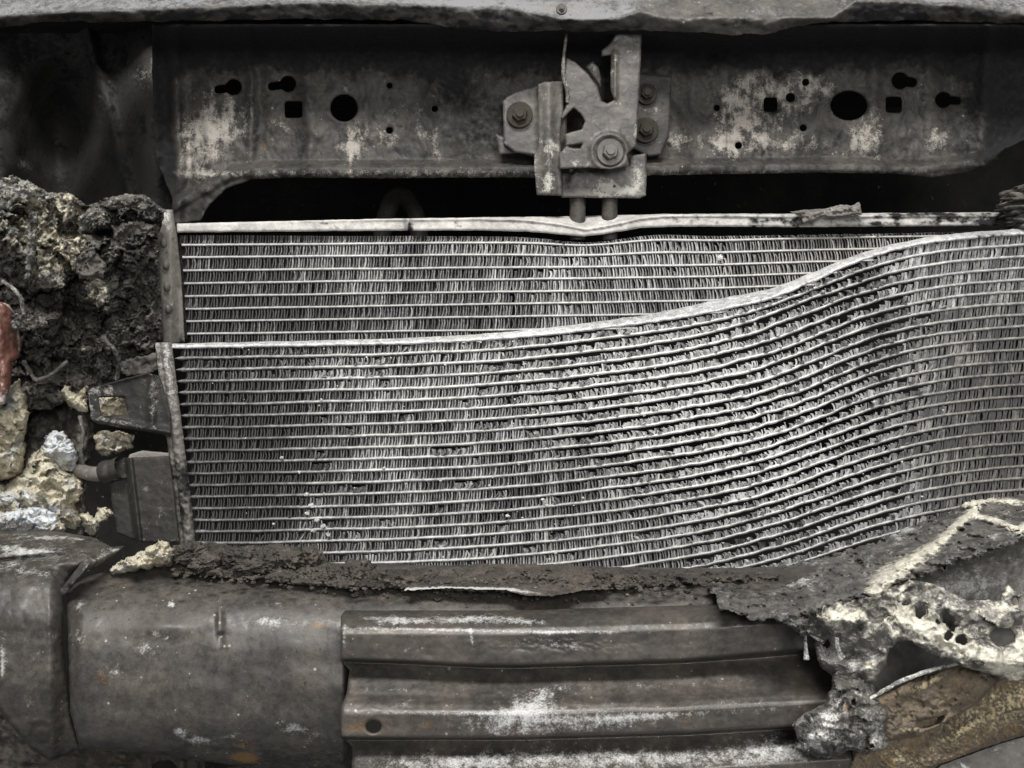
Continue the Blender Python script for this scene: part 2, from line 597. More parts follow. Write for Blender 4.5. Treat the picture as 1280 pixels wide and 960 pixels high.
# ------------------------------------------------------------------ the setting: the dark engine bay behind everything
def box(name, a, b, mat, parent=None):
    x0, y0, z0 = a; x1, y1, z1 = b
    V = [(x0, y0, z0), (x1, y0, z0), (x1, y1, z0), (x0, y1, z0), (x0, y0, z1), (x1, y0, z1), (x1, y1, z1), (x0, y1, z1)]
    Q = [(0, 3, 2, 1), (4, 5, 6, 7), (0, 1, 5, 4), (1, 2, 6, 5), (2, 3, 7, 6), (3, 0, 4, 7)]
    return mesh_obj(name, V, Q, mat, parent, False)


tag(box('engine_bay_wall', (-1.0, 0.42, -0.6), (1.0, 0.44, 0.5), M['bay']), kind='structure')
tag(box('engine_bay_floor', (-1.0, -0.12, -0.62), (1.0, 0.44, -0.604), M['bay']), kind='structure')
tag(box('engine_bay_roof', (-1.0, 0.12, 0.33), (1.0, 0.418, 0.345), M['bay']), kind='structure')
tag(box('engine_bay_side', (-0.80, 0.14, -0.6), (-0.78, 0.418, 0.328), M['bay']), kind='structure')
tag(box('engine_bay_side', (0.78, 0.14, -0.6), (0.80, 0.418, 0.328), M['bay']), kind='structure')

# ------------------------------------------------------------------ hood edge along the top
def hood_low(x):
    return np.interp(x, [-30, 60, 200, 300, 400, 500, 560, 620, 700, 800, 870, 925, 960, 1010, 1060, 1150, 1310],
                     [38, 27, 27, 25, 24, 25, 33, 39, 39, 38, 40, 44, 41, 30, 26, 26, 30])


def hood_mid(x):          # where the pale upper skin turns under
    return np.interp(x, [-30, 0, 40, 180, 330, 400, 560, 640, 700, 770, 800, 830, 1040, 1070, 1180, 1240, 1310],
                     [24, 21, 17, 12, 6, 3, 8, 10, 24, 24, 14, 22, 22, 1, 5, 11, 22])


def hood_Y(x, y):
    m = hood_mid(x); l = hood_low(x)
    t = np.clip((y - m) / np.maximum(l - m, 4), 0, 1.2)
    up = np.clip((m - y) / 30, 0, 2)
    return 0.012 + 0.012 * t ** 1.5 + 0.022 * up + 0.004 * fbm(x / 45, y / 22, 4, 3) + 0.0015 * fbm(x / 9, y / 9, 3, 8) \
        - 0.006 * blob(x, y, 700, 14, 55, 14) + 0.004 * ridged(x / 60, y / 40, 3, 5) * sstep(800, 850, x) * (1 - sstep(1000, 1060, x))


hood = thing('hood_edge', tuple(P(640, 0, 0.03)), 'scorched hood front edge running along the top, grey skin rolled under', 'hood')
relief('edge_skin', (-40, 1320, -60, 52), 2.0, cut(lambda x, y: np.minimum(hood_low(x) - y, y + 56), [], 4.0, 34, 4), hood_Y, M['hood'], hood,
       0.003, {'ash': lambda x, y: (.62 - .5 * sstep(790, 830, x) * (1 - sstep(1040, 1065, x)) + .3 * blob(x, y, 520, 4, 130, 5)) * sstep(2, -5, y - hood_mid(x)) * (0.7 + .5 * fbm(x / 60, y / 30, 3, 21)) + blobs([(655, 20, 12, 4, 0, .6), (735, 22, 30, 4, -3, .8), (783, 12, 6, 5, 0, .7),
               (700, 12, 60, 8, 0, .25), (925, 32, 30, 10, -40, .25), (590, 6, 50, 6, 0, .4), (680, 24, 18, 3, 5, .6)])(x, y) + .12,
               'rust': lambda x, y: .30 * blob(x, y, 690, 12, 60, 12) + .3 * fbm(x / 30, y / 14, 3, 25), 'soot_shade': lambda x, y: .14 + .6 * fbm(x / 26, y / 12, 4, 26) + .5 * sstep(-4, 5, y - hood_mid(x)) * (1 - sstep(800, 840, x) * (1 - sstep(1040, 1070, x)))})  # soot, plus painted shade on the band turned under
hexbolt('rivet', 702, 12, -0.004, 4, M['hood'], hood, 7, .003)

# ------------------------------------------------------------------ radiator support panel with its holes
PY = 0.085
outline = poly([(190, 30), (1335, 30), (1335, 150), (1256, 186), (1234, 208), (1205, 216), (1165, 222), (1120, 217), (1050, 216), (940, 217),
                (830, 219), (700, 222), (600, 222), (480, 223), (360, 222), (315, 224), (283, 236), (262, 256), (250, 276), (214, 282), (216, 250), (196, 200), (190, 90)])
holes = [circ(292, 109, 10), caps(273, 112, 288, 110, 5), circ(360, 105, 10), caps(340, 108, 356, 106, 5), rbox(367, 137, 11, 10.5, 4),
         circ(430, 135, 17), circ(487, 107, 3.6), circ(487, 163, 4.3), circ(543.5, 136, 4), rbox(963, 131, 8.5, 9, 4), circ(988, 122, 5.8),
         circ(1007, 103, 4.5), circ(1004, 160, 4.3), circ(1061, 132, 23, 18.5), circ(1125, 101, 10.5), caps(1125, 101, 1140, 103, 6),
         rbox(1117, 131, 10, 10, 4), circ(1179, 125, 10), caps(1179, 125, 1196, 126, 5), circ(896, 135, 4), circ(923, 182, 4.5)]


def panel_Y(x, y):
    Y = PY - 0.06 * sstep(72, 30, y) ** 1.3
    lowb = np.interp(x, [200, 240, 290, 330, 600, 1050, 1150, 1230, 1260], [262, 240, 212, 207, 206, 203, 206, 196, 180])
    Y = Y - 0.013 * sstep(-8, 4, y - lowb) + 0.003 * sstep(8, 16, y - lowb)
    for cx, wd, h in ((312, 5, -.004), (324, 7, .003), (386, 8, -.005), (545, 14, -.004), (905, 9, -.003), (960, 4, .0025),
                      (1095, 8, -.004), (1165, 10, -.005), (1232, 8, -.008), (236, 14, .010), (222, 6, -.006), (205, 9, .010)):
        cy = cx + 3 * np.sin(y / 38.0 + cx) + 5 * fbm(y / 30, 0 * y + cx, 3, 5)
        h = h * .8; wd = wd * 1.25
        Y = Y + h * np.exp(-((x - cy) / wd) ** 2)
    Y = Y - 0.006 * sstep(560, 590, x) * (1 - sstep(840, 870, x))
    Y = Y + 0.0035 * fbm(x / 55, y / 55, 4, 31) + 0.0016 * ridged(x / 18, y / 26, 4, 12)
    return Y


asht = blobs([(250, 180, 28, 50, 12, .55), (285, 150, 30, 40, 0, .40), (440, 185, 16, 26, 0, .55), (432, 112, 5, 7, 0, .5), (470, 160, 30, 30, 0, .22), (540, 170, 12, 32, -20, .48),
              (350, 160, 30, 20, 0, .22), (505, 150, 30, 30, 0, .15), (830, 175, 50, 16, 0, .3), (920, 150, 30, 45, 0, .44), (960, 110, 50, 34, 0, .40), (1020, 110, 30, 25, 0, .36), (940, 180, 55, 14, 0, .36),
              (1085, 165, 25, 34, 0, .46), (1040, 175, 40, 14, 0, .14), (980, 160, 26, 26, 0, .26), (1175, 175, 25, 20, 0, .38), (1225, 180, 6, 24, 5, .36), (1150, 130, 14, 40, 0, .18),
              (1240, 100, 4, 20, 0, .3), (186, 95, 8, 20, 0, .26)])
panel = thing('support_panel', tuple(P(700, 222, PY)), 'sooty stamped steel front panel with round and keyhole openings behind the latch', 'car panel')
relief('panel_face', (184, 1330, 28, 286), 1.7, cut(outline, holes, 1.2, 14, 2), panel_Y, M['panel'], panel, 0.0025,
       {'ash': lambda x, y: asht(x, y) + .36 * blob(x, y * 0 + 216, 600, 216, 900, 9) * np.exp(-((y - 217) / 5) ** 2) + asht(x, y) * (.8 * fbm(x / 7, y / 36, 4, 78) + 1.3 * fbm(x / 22, y / 24, 4, 79)) + .10 * asht(x, y) + 0.22 * fbm(x / 12, y / 50, 4, 77) + .02,  # ash patches, plus a painted light line along the lower lip
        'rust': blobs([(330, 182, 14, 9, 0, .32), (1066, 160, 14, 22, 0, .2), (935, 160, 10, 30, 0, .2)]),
        'soot_shade': lambda x, y: .18 + .3 * fbm(x / 40, y / 40, 4, 19) + .35 * sstep(1150, 1235, x) + .8 * sstep(1228, 1256, x) + .9 * sstep(228, 204, x) * sstep(236, 205, y) + .85 * sstep(112, 66, y + 12 * fbm(x / 50, y / 50, 3, 9)) + blobs([(215, 240, 40, 50, 0, .4), (1235, 90, 40, 70, 0, .4), (375, 180, 14, 40, 0, .35), (560, 110, 70, 60, 0, .3), (600, 160, 50, 50, 0, .3), (1040, 170, 25, 14, 0, .3), (1130, 185, 40, 20, 0, .3)])(x, y)},  # soot, plus shade painted over both ends and the top
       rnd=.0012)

# ------------------------------------------------------------------ hood latch
def Z2(pts, ox=600, oy=20, s=3.692):
    return [(ox + a / s, oy + b / s) for a, b in pts]


def plate(name, pts, Y, mat, parent, thick=.004, ash=None, rust=None, step=1.4, holes=(), n=.5, tilt=0, soot_shade=None, extra=None, amp=.0008):
    xs = [p[0] for p in pts]; ys = [p[1] for p in pts]
    at = {}
    sd = int(sum(xs)) % 89
    at['ash'] = lambda x, y: (blobs(ash)(x, y) if ash else 0) + .04 + .34 * fbm(x / 11, y / 11, 4, sd)
    at['rust'] = lambda x, y: (blobs(rust)(x, y) if rust else 0) + .02 + .36 * fbm(x / 13, y / 13, 4, sd + 5)
    at['soot_shade'] = lambda x, y: (blobs(soot_shade)(x, y) if soot_shade else 0) + .02 + .5 * fbm(x / 15, y / 15, 4, sd + 9)
    cx = sum(xs) / len(xs)

    def Yf(x, y):
        r = Y + amp * fbm(x / 14, y / 14, 4, int(cx) % 97) + tilt * (x - cx)
        return r + (extra(x, y) if extra else 0)
    return relief(name, (min(xs) - 4, max(xs) + 4, min(ys) - 4, max(ys) + 4), step, cut(poly(pts), list(holes), n, 6, int(cx)), Yf, mat, parent, thick, at, rnd=.0014, rw=2.5)


latch = thing('hood_latch', tuple(P(740, 250, 0.06)), 'scorched hood latch bolted to the middle of the sooty front panel', 'latch')
mplate = plate('mounting_plate', Z2([(105, 395), (125, 372), (165, 350), (250, 325), (300, 305), (400, 300), (400, 620), (250, 640), (160, 630), (110, 592)]), .060, M['latch'], latch,
      ash=[(640, 178, 12, 8, 0, .2)], soot_shade=[(650, 144, 17, 17, 0, .12)])
plate('foot_plate', Z2([(72, 545), (120, 560), (300, 590), (300, 660), (180, 632), (90, 640)]), .066, M['latch'], latch, soot_shade=[(640, 185, 40, 20, 0, .35)])
hexbolt('mounting_bolt', 649.6, 143.8, .0585, 10, M['bolt'], mplate, 16.5)
rbr = plate('right_bracket', Z2([(700, 262), (885, 275), (880, 420), (870, 560), (835, 640), (780, 650), (700, 610)]), .066, M['panel'], latch, thick=.004,
      ash=[(820, 138, 4, 9, 10, .6), (817, 175, 8, 6, 0, .35)], soot_shade=[(805, 130, 25, 50, 0, .15)])
hexbolt('mounting_bolt', 808, 118, .0645, 8, M['bolt'], rbr, 13)
hexbolt('mounting_bolt', 807, 163, .0645, 9.5, M['bolt'], rbr, 16)
plate('lower_plate', Z2([(375, 690), (690, 690), (695, 645), (768, 632), (770, 740), (765, 828), (735, 842), (600, 840), (375, 838)]), .052, M['latch'], latch, thick=.004,
      ash=[(755, 235, 15, 14, 0, .7), (797, 215, 9, 24, 0, .55), (780, 238, 22, 8, 0, .55)], soot_shade=[(712, 222, 10, 26, 0, .75), (745, 213, 25, 8, 0, .7)],
      holes=[circ(755, 235, 1.2), circ(768, 233, 1.5), circ(714, 214, 3)])
plate('side_arm', Z2([(268, 315), (300, 304), (384, 300), (386, 480), (372, 520), (372, 640), (380, 830), (262, 826), (250, 700), (250, 640), (270, 600)]), .044, M['latch'], latch, thick=.007,
      ash=[(687, 185, 9, 13, 0, .65), (684, 228, 12, 14, 0, .55), (668, 205, 3, 30, 0, .4), (690, 112, 14, 12, 0, .1)], rust=[(683, 117, 10, 14, 0, .18)],
      extra=lambda x, y: -.004 * np.exp(-((x - 686) / 8) ** 2))
lplate = plate('latch_plate', Z2([(398, 192), (440, 212), (500, 270), (542, 325), (562, 392), (588, 404), (618, 388), (602, 340), (604, 180), (560, 188), (560, 160), (600, 128), (640, 60), (748, 70), (738, 300), (720, 600),
                         (676, 640), (690, 690), (600, 708), (510, 700), (368, 706), (364, 640), (392, 604), (462, 612), (472, 590), (395, 600), (392, 545), (470, 522), (484, 486), (462, 450), (432, 425), (415, 440), (380, 480), (372, 470), (405, 395), (405, 345), (384, 300)]),
      .036, M['latch'], latch, thick=.006, step=1.1,
      ash=[(770, 75, 3, 16, 0, .35), (767, 122, 6, 5, 0, .35), (720, 205, 12, 6, 0, .30), (745, 198, 20, 8, 0, .2), (785, 65, 6, 2, 0, .5), (795, 168, 3, 12, 0, .4), (716, 140, 4, 6, 0, .5)],
      extra=lambda x, y: -.003 * np.exp(-(((x - 769) / 3) ** 2)) * sstep(60, 70, y) * (1 - sstep(120, 128, y)) - .0025 * np.exp(-((np.hypot(x - 762, y - 190) - 22) / 4) ** 2),
      soot_shade=[(760, 45, 30, 10, 0, .15)])
plate('pawl', Z2([(488, 235), (520, 208), (548, 240), (560, 290), (556, 330), (530, 290)]), .050, M['latch'], latch, ash=[(742, 83, 8, 8, 0, .45)], step=1.0)
hexbolt('pivot_bolt', 762.5, 190.6, .0345, 10.5, M['latch'], lplate, 17, .007)
lp = np.array([(709, 30, .040), (708, 44, .036), (704.5, 70, .034), (704, 98, .033), (709.5, 112, .034), (709, 128, .036)])
lp = smoothpath(lp, 30)
sweep('release_lever', P(lp[:, 0], lp[:, 1], lp[:, 2]), np.interp(np.arange(30), [0, 10, 18, 29], [.0012, .0013, .0018, .0014]), M['latch'], latch, 8, {'ash': .33})
for cx in (722, 762):
    sweep('guide_rod', P([cx, cx, cx], [232, 258, 300], [.062, .062, .064]), .0068, M['panel'], latch, 12, {'soot_shade': .12, 'ash': .12})

# ------------------------------------------------------------------ inner fender, left
fender = relief('inner_fender', (-50, 232, 20, 300), 2.2, cut(poly([(-45, 24), (228, 24), (222, 120), (226, 200), (224, 296), (-45, 296)]), [], 3, 20, 5),
                lambda x, y: .16 - .012 * sstep(150, 200, x) + .09 * blob(x, y, 80, 190, 50, 90) - .012 * np.exp(-((x - 130 - (y - 120) * .25) / 9) ** 2) - .006 * np.exp(-((x - 182) / 16) ** 2) + -.02 * sstep(40, 0, x) * sstep(160, 220, y) + .006 * fbm(x / 60, y / 90, 3, 5),
                M['panel'], None, .003, {'ash': blobs([(178, 95, 14, 16, 0, .34), (190, 80, 3, 18, 0, .4), (128, 125, 5, 16, -20, .3), (192, 205, 5, 14, 0, .34), (186, 160, 4, 10, 0, .3), (32, 207, 12, 8, 30, .5), (20, 195, 25, 30, 0, .12)]),
                                        'soot_shade': lambda x, y: .60 + .5 * sstep(196, 215, x) - .34 * blob(x, y, 182, 95, 20, 30) - .25 * blob(x, y, 190, 190, 12, 40) - .3 * blob(x, y, 128, 125, 10, 25) - .2 * blob(x, y, 25, 205, 25, 20)})
tag(fender, 'black sooty inner fender wall in the upper left corner', 'fender')

# ------------------------------------------------------------------ fins and tubes
def gsm(y, sig, step):
    if sig < .5: return y
    k = int(3 * sig / step) + 1
    t = np.arange(-k, k + 1) * step
    g = np.exp(-(t / sig) ** 2 / 2); g /= g.sum()
    return np.convolve(np.pad(y, k, mode='reflect', reflect_type='odd'), g, 'valid')


GX = np.arange(150, 1400, 2.0)
Y0 = np.interp(GX, [150, 205, 330, 450, 560, 640, 720, 800, 860, 900, 950, 985, 1020, 1050, 1085, 1120, 1150, 1190, 1230, 1280, 1400],
               [433, 432, 430, 427.5, 424, 419, 411, 401, 391.5, 384, 374, 363, 348, 334, 319, 309, 302.5, 297, 293, 290, 286])


def cond_y(x, k):
    b = gsm(Y0, 9 + 3.0 * k, 2.0)
    y = np.interp(x, GX, b) + 14.5 * k + 1.6 * min(k, 1)
    cmp_ = np.exp(-((np.asarray(x, float) - 985) / 75) ** 2)
    y = y - cmp_ * {0: 0, 1: 4.5, 2: 8.5, 3: 7.5, 4: 5.5, 5: 3.5, 6: 2}.get(k, 0)
    xx = np.asarray(x, float)
    y = y + 1.1 * fbm(xx / 90, k * .37 + 0 * xx, 3, 11) * (1 + 1.5 * cmp_) + 1.5 * (fbm(xx / 22, k * .9 + 0 * xx, 3, 12) + .5 * ridged(xx / 45, k * .6 + 0 * xx, 2, 14) - .3) * (.22 + np.exp(-((xx - 950) / 170) ** 2) * (1 if k < 14 else .6))
    return y


def cond_Y(x, k):
    x = np.asarray(x, float)
    return -.014 * np.exp(-((x - 900) / 230) ** 2) * math.exp(-(max(k - 6, 0) / 12.0) ** 2) + .028 * sstep(1120, 1340, x)


def rad_y(x, k):
    x = np.asarray(x, float)
    l = [290, 306.7, 321.8, 338.5, 354.5, 370.5, 386.5, 402, 417.5, 433, 448.5][k]
    r = [284, 293, 307, 321, 335, 349, 363, 378, 393, 408, 423][k]
    m = [292, 301.5, 316.5, 332, 346.5, 361.5, 376.5, 392.5, 410, 425, 440][k]
    y = np.interp(x, [230, 850, 1280], [l, m, r])
    y = y + .8 * fbm(x / 120, k * .51 + 0 * x, 3, 23)
    return y + [7, 4, 2, 1, 0, 0, 0, 0, 0, 0, 0][k] * np.exp(-((x - 730) / 55) ** 2) - [3, 2, 1, 0, 0, 0, 0, 0, 0, 0, 0][k] * np.exp(-((x - 830) / 45) ** 2)


def flat_tube(name, x0, x1, yf, Yf, mat, parent, h=3.6, depth=.014, taper=0.0, ash=.6, tint=None, jag=.4, seed=0, step=2.2):
    x = np.arange(x0, x1 + step, step)
    y = yf(x); Y = Yf(x)
    n = len(x)
    hh = h / 2 * (1 + .25 * fbm(x / 9, x * 0 + seed, 3, seed + 3))
    fw = -.0009 * np.abs(fbm(x / 4.5, x * 0 + seed * 1.7, 2, seed + 9)) * 2 * jag
    if taper:
        t = np.clip((x - x0) / taper, 0, 1)
        hh = hh * (.18 + 1.25 * np.sin(np.minimum(t * 2.1, 1.57 + (t > .75) * 0)) * (1 - .25 * t) )
        hh = np.where(x - x0 > taper, h / 2 * (1 + .25 * fbm(x / 9, x * 0 + seed, 3, seed + 3)), hh)
        fw = fw + .004 * (1 - t)
    rows = []
    for (dy, dY) in ((-.55, 0.0006), (.0, -.0004), (.55, 0.0006), (1, .0022), (1, depth), (-1, depth), (-1, .0022)):
        rows.append(P(x, y + dy * hh, Y + dY + (fw if dY < .003 else 0)))
    V = np.stack(rows, 1).reshape(-1, 3)
    i = np.arange(n - 1)[:, None] * 7; j = np.arange(7)[None]; k = (j + 1) % 7
    Q = np.stack([i + j, i + k, i + 7 + k, i + 7 + j], -1).reshape(-1, 4)
    a = np.repeat(ash(x, y) if callable(ash) else np.full(n, ash), 7)
    tn = np.repeat(tint(x, y) if callable(tint) else np.zeros(n), 7)
    return mesh_obj(name, V, Q, mat, parent, True, {'ash': a, 'tint': tn})


def fin_strip(name, x0, x1, yu, yl, Yf, mat, parent, pitch, crush, ashf, lean, depth=.013, seed=0, tintf=None, wid=1.45, miss=None):
    rng = np.random.default_rng(seed)
    n = int((x1 - x0) / pitch)
    x = x0 + (np.arange(n) + .5) * pitch + rng.normal(0, pitch * .11, n)
    xe = rng.uniform(x0, x1, int(n * 1.1))                  # torn shards between the folds
    xe = xe[crush(xe, (yu(xe) + yl(xe)) / 2) > rng.uniform(.12, .7, len(xe))]
    ns = len(xe)
    ex = np.r_[np.zeros(n), np.ones(ns)]
    x = np.r_[x, xe]; n = n + ns
    U = yu(x) + 1.2; Lw = yl(x) - 1.0
    mid = (U + Lw) / 2
    c = np.clip(crush(x, mid) + rng.normal(0, .16, n) * (crush(x, mid) > .06) + .25 * fbm(x / 14, x * 0 + seed, 3, seed) * (crush(x, mid) > .1), 0, 1)
    c = np.where(ex > 0, rng.uniform(.45, 1.25, n), c)
    zig = np.where(np.arange(n) % 2 == 0, 1.0, -1.0)
    H = Lw - U
    top = U + H * np.clip(c * .50 + np.where(rng.random(n) < .12 * c, .3, 0), 0, .82)
    ln = lean(x, mid) + rng.normal(0, .45, n) + c * rng.normal(1.6, 2.6, n)
    bow = rng.normal(.45, .55, n) + 0.9 * c
    bend = rng.normal(0, .35, n) + c * rng.normal(.5, 2.8, n)
    fwd = -np.abs(rng.normal(0, .0012, n)) * c - .0005 * rng.random(n)
    Yb = Yf(x) + .0016
    m = 6
    t = np.linspace(0, 1, m)[None]
    py = top[:, None] + (Lw - top)[:, None] * t
    cx = x[:, None] + ln[:, None] * (1 - t - .5) * 1.0 + zig[:, None] * pitch * .05 * (1 - 2 * t) * (1 - .6 * c[:, None]) + bow[:, None] * np.sin(t * math.pi)
    hw = .5 * (wid(x) if callable(wid) else wid + 0 * x)[:, None] * (1 + (.75 * c * (1 - ex) - .5 * ex)[:, None]) * (1 + .4 * rng.standard_normal((n, 1)) * .5) * np.ones_like(t)
    fr = Yb[:, None] + fwd[:, None] * (1.3 - t) * 1.6
    fx = bend[:, None] * (1 - .5 * t)
    b = Yb[:, None] + 0 * t
    lv = (3.9 + .8 * rng.standard_normal((n, 1))) * np.where(x < 640, -1, 1)[:, None] * (1 - ex[:, None])
    ring = [P(cx + fx - hw, py, fr), P(cx + fx + hw, py, fr), P(cx + hw * .8, py, b + .002), P(cx + hw * .5 + lv, py, b + .0062), P(cx - hw * .5 + lv, py, b + .0062), P(cx - hw * .8, py, b + .002)]
    V = np.stack(ring, 2)                      # n, m, 6, 3
    base = (np.arange(n) * m * 6)[:, None, None]
    i = (np.arange(m - 1) * 6)[None, :, None]; j = np.arange(6)[None, None]; k = (j + 1) % 6
    Q = np.stack(np.broadcast_arrays(base + i + j, base + i + k, base + i + 6 + k, base + i + 6 + j), -1).reshape(-1, 4)
    e = np.stack([np.arange(n) * m * 6 + q for q in (0, 5, 2, 1)], 1); e2 = np.stack([np.arange(n) * m * 6 + q for q in (5, 4, 3, 2)], 1)
    Q = np.concatenate([Q, e, e2])
    if miss is not None:
        keepf = rng.random(n) > miss(x, mid)
        Q = Q[np.repeat(keepf, 1)[(Q[:, 0] // (m * 6))]]
    a = ashf(x, mid) + rng.normal(0, .15, n) + .12 * c + .14 * ex
    A = np.repeat(a, m * 6)
    tn = np.repeat(tintf(x, mid) if tintf else np.zeros(n), m * 6)
    V = V.reshape(-1, 3)
    used = np.unique(Q); mp = np.zeros(len(V), np.int64); mp[used] = np.arange(len(used))
    return mesh_obj(name, V[used], mp[Q], mat, parent, False, {'ash': A[used], 'tint': tn[used]})


# --- rear radiator
RY = .055
radiator = thing('radiator', tuple(P(750, 450, RY)), 'upper radiator core with white dented top rail, behind the bent core', 'radiator')
rad_a = blobs([(440, 310, 30, 30, 0, .25), (520, 305, 14, 20, 0, -.35), (560, 345, 60, 30, 0, -.12), (300, 370, 110, 60, 0, -.22), (700, 370, 40, 60, 0, .2), (950, 330, 200, 40, 0, .16), (900, 322, 6, 4, 0, .6), (620, 300, 60, 14, 0, .2), (1150, 290, 100, 30, 0, -.1),
               (500, 395, 200, 22, 0, -.2), (780, 320, 60, 40, 0, .1), (925, 290, 18, 8, 0, -.2)])
def rad_ash(x, y): return .41 - .27 * sstep(500, 240, x) + rad_a(x, y) + .5 * np.clip(fbm(x / 40, y / 34, 4, 6), -.5, .4) + .2 * fbm(x / 26, y / 90, 3, 5)
for k in range(1, 11):
    over = np.nonzero(rad_y(GX, k) > np.interp(GX, GX, Y0) + 9)[0]
    over = over[GX[over] > 240]
    x1 = float(GX[over[0]]) if len(over) else 1330.0
    if x1 < 300: continue
    flat_tube('tube', 226 + 1.0 * k, x1, lambda x, k=k: rad_y(x, k), lambda x: RY + 0 * x, M['tube'], radiator, h=3.5, ash=lambda x, y: .72 + .5 * rad_a(x, y), tint=lambda x, y: .25 * sstep(850, 1100, x), seed=40 + k, jag=.3)
    fin_strip('fin_strip', 228 + k, x1 - 4, lambda x, k=k: rad_y(x, k - 1) + (3 if k == 1 else 0), lambda x, k=k: rad_y(x, k), lambda x: RY + 0 * x, M['fin'], radiator, 3.6,
              lambda x, y: .22 * blob(x, y, 700, 320, 60, 60) + .5 * blob(x, y, 1050, 287, 90, 9) + .1 * blob(x, y, 900, 330, 120, 40), rad_ash,
              lambda x, y: 1.0 - 2.6 * sstep(650, 780, x) + 0 * y, seed=100 + k, tintf=lambda x, y: .3 * sstep(820, 1000, x) + .3 * blob(x, y, 300, 380, 100, 60))


def rail_low(x):
    return np.interp(x, [200, 400, 600, 660, 700, 730, 760, 800, 850, 1000, 1290], [291, 289, 288, 289.5, 293, 295.5, 292, 285, 283, 284, 282]) 


def rail_top(x): return np.interp(x, [200, 300, 500, 700, 760, 830, 1000, 1290], [280, 277.5, 273, 270.5, 269, 267.5, 267, 265])
rail_mid = lambda x: rail_low(x) - np.interp(x, [200, 640, 700, 735, 780, 830, 1290], [14, 15, 13, 9, 11, 14, 13])
relief('top_rail', (214, 1320, 255, 302), 1.5, cut(lambda x, y: np.minimum(np.minimum(rail_low(x) - y, y - rail_top(x)), x - 221), [], .8, 20, 6),
       lambda x, y: RY - .006 + .02 * np.clip((rail_mid(x) - y) / 16, 0, 1) + .006 * np.exp(-((x - 510) / 4) ** 2) + .0012 * fbm(x / 20, y / 20, 4, 3) - .002 * np.exp(-((y - rail_mid(x)) / 2) ** 2), M['rail'], radiator, .012,
       {'soot_shade': lambda x, y: .10 + .12 * sstep(800, 1000, x) + .5 * fbm(x / 12, y / 6, 4, 8) + blobs([(512, 284, 5, 9, 0, .8), (228, 288, 6, 5, 0, .3), (1250, 276, 50, 10, 0, .6), (1000, 272, 12, 7, 0, .35), (1150, 268, 60, 4, 0, .4), (1090, 280, 50, 3, 0, .35), (900, 270, 30, 3, 0, .25), (720, 272, 50, 3, 0, .22), (860, 276, 40, 4, 0, .18), (960, 276, 30, 4, 0, .3), (1180, 276, 30, 5, 0, .3), (1060, 275, 20, 5, 0, .2), (1000, 275, 260, 12, 0, .12)])(x, y),
        'rust': blobs([(250, 284, 8, 4, 0, .28)])}, rnd=.002)
hplate = plate('header_plate', [(196, 262), (216, 262), (222, 300), (227, 350), (231, 428), (204, 432), (200, 380), (197, 300)], .042, M['header'], radiator, thick=.012,
      ash=[(208, 275, 9, 12, 0, .5), (207, 335, 4, 10, 0, .3), (212, 380, 4, 12, 0, .3)], soot_shade=[(204, 400, 10, 40, 0, .3), (224, 420, 10, 18, 0, .4), (224, 330, 5, 60, 0, .2), (210, 318, 9, 8, 0, .2), (212, 370, 9, 8, 0, .25)], extra=lambda x, y: .008 * sstep(212, 226, x))
for (tx, ty) in ((205, 303), (208, 331), (209, 358), (211, 386)):
    lumps('crimp_tab', [(tx, ty, .0405, 4, 6.5, .0045)], M['header'], hplate, .1, 1, 2, int(ty), {'ash': .2})
plate('gap_shade', [(222, 292), (231, 292), (236, 424), (227, 426)], .064, M['bay'], radiator, thick=.006)  # dark strip added for the shaded gap beside the header

# --- front condenser
cond = thing('condenser', tuple(P(740, 740, 0)), 'big bent condenser core with wavy tubes and crumpled fins in the middle', 'condenser')
cond_a = blobs([(305, 595, 105, 120, 0, -.62), (250, 500, 50, 60, 0, -.22), (1260, 540, 140, 130, 0, -.36), (1280, 420, 100, 150, 0, -.14), (650, 470, 180, 55, 0, .22), (880, 470, 170, 100, 0, .42), (950, 570, 160, 90, 20, .40), (480, 540, 70, 60, 0, .08), (470, 585, 40, 16, 0, .2),
                (560, 690, 180, 24, 0, .14), (395, 645, 18, 45, 0, .30), (700, 590, 90, 40, 0, -.12), (355, 580, 20, 16, 0, .1), (1150, 320, 60, 25, 0, .18), (440, 470, 60, 40, 0, .10), (1080, 345, 20, 10, -20, -.35), (1100, 420, 16, 60, 10, -.25)])  # soot at lower left; right end also has its curving-away shade painted in
def cond_ash(x, y): return .38 - .30 * sstep(470, 240, x) + cond_a(x, y) + .6 * fbm(x / 44, y / 30, 4, 15) + .1 * fbm(x / 8, y / 30, 2, 19)
def cond_tint(x, y): return np.clip(.55 * sstep(1080, 1250, x) * sstep(330, 480, y) + .12 * blob(x, y, 300, 600, 120, 120), 0, 1)
def cond_crush(x, y):
    dy = y - np.interp(x, GX, Y0)
    a = .85 * sstep(560, 720, x) * (1 - sstep(1080, 1160, x)) * (1 - sstep(70 + np.clip(x - 640, 0, 400) * .55, 150 + np.clip(x - 640, 0, 400) * .9, dy))
    a = a + .28 * blob(x, y, 420, 450, 200, 26) + .55 * sstep(820, 960, x) * (1 - sstep(1040, 1200, x)) * sstep(40, 120, dy) + .15 * blob(x, y, 560, 690, 260, 16) + .25 * blob(x, y, 390, 645, 20, 45)
    a = a + .7 * sstep(.20, .34, fbm(x / 38, y / 15, 3, 47)) * sstep(300, 420, x) * (1 - sstep(1120, 1200, x))
    return np.clip(a, 0, 1) * np.clip(.88 + .5 * fbm(x / 40, y / 16, 3, 44), .2, 1.15)
def cond_lean(x, y): return .8 - 2.2 * sstep(600, 800, x) + 3.0 * sstep(1050, 1150, x)
NK = 24
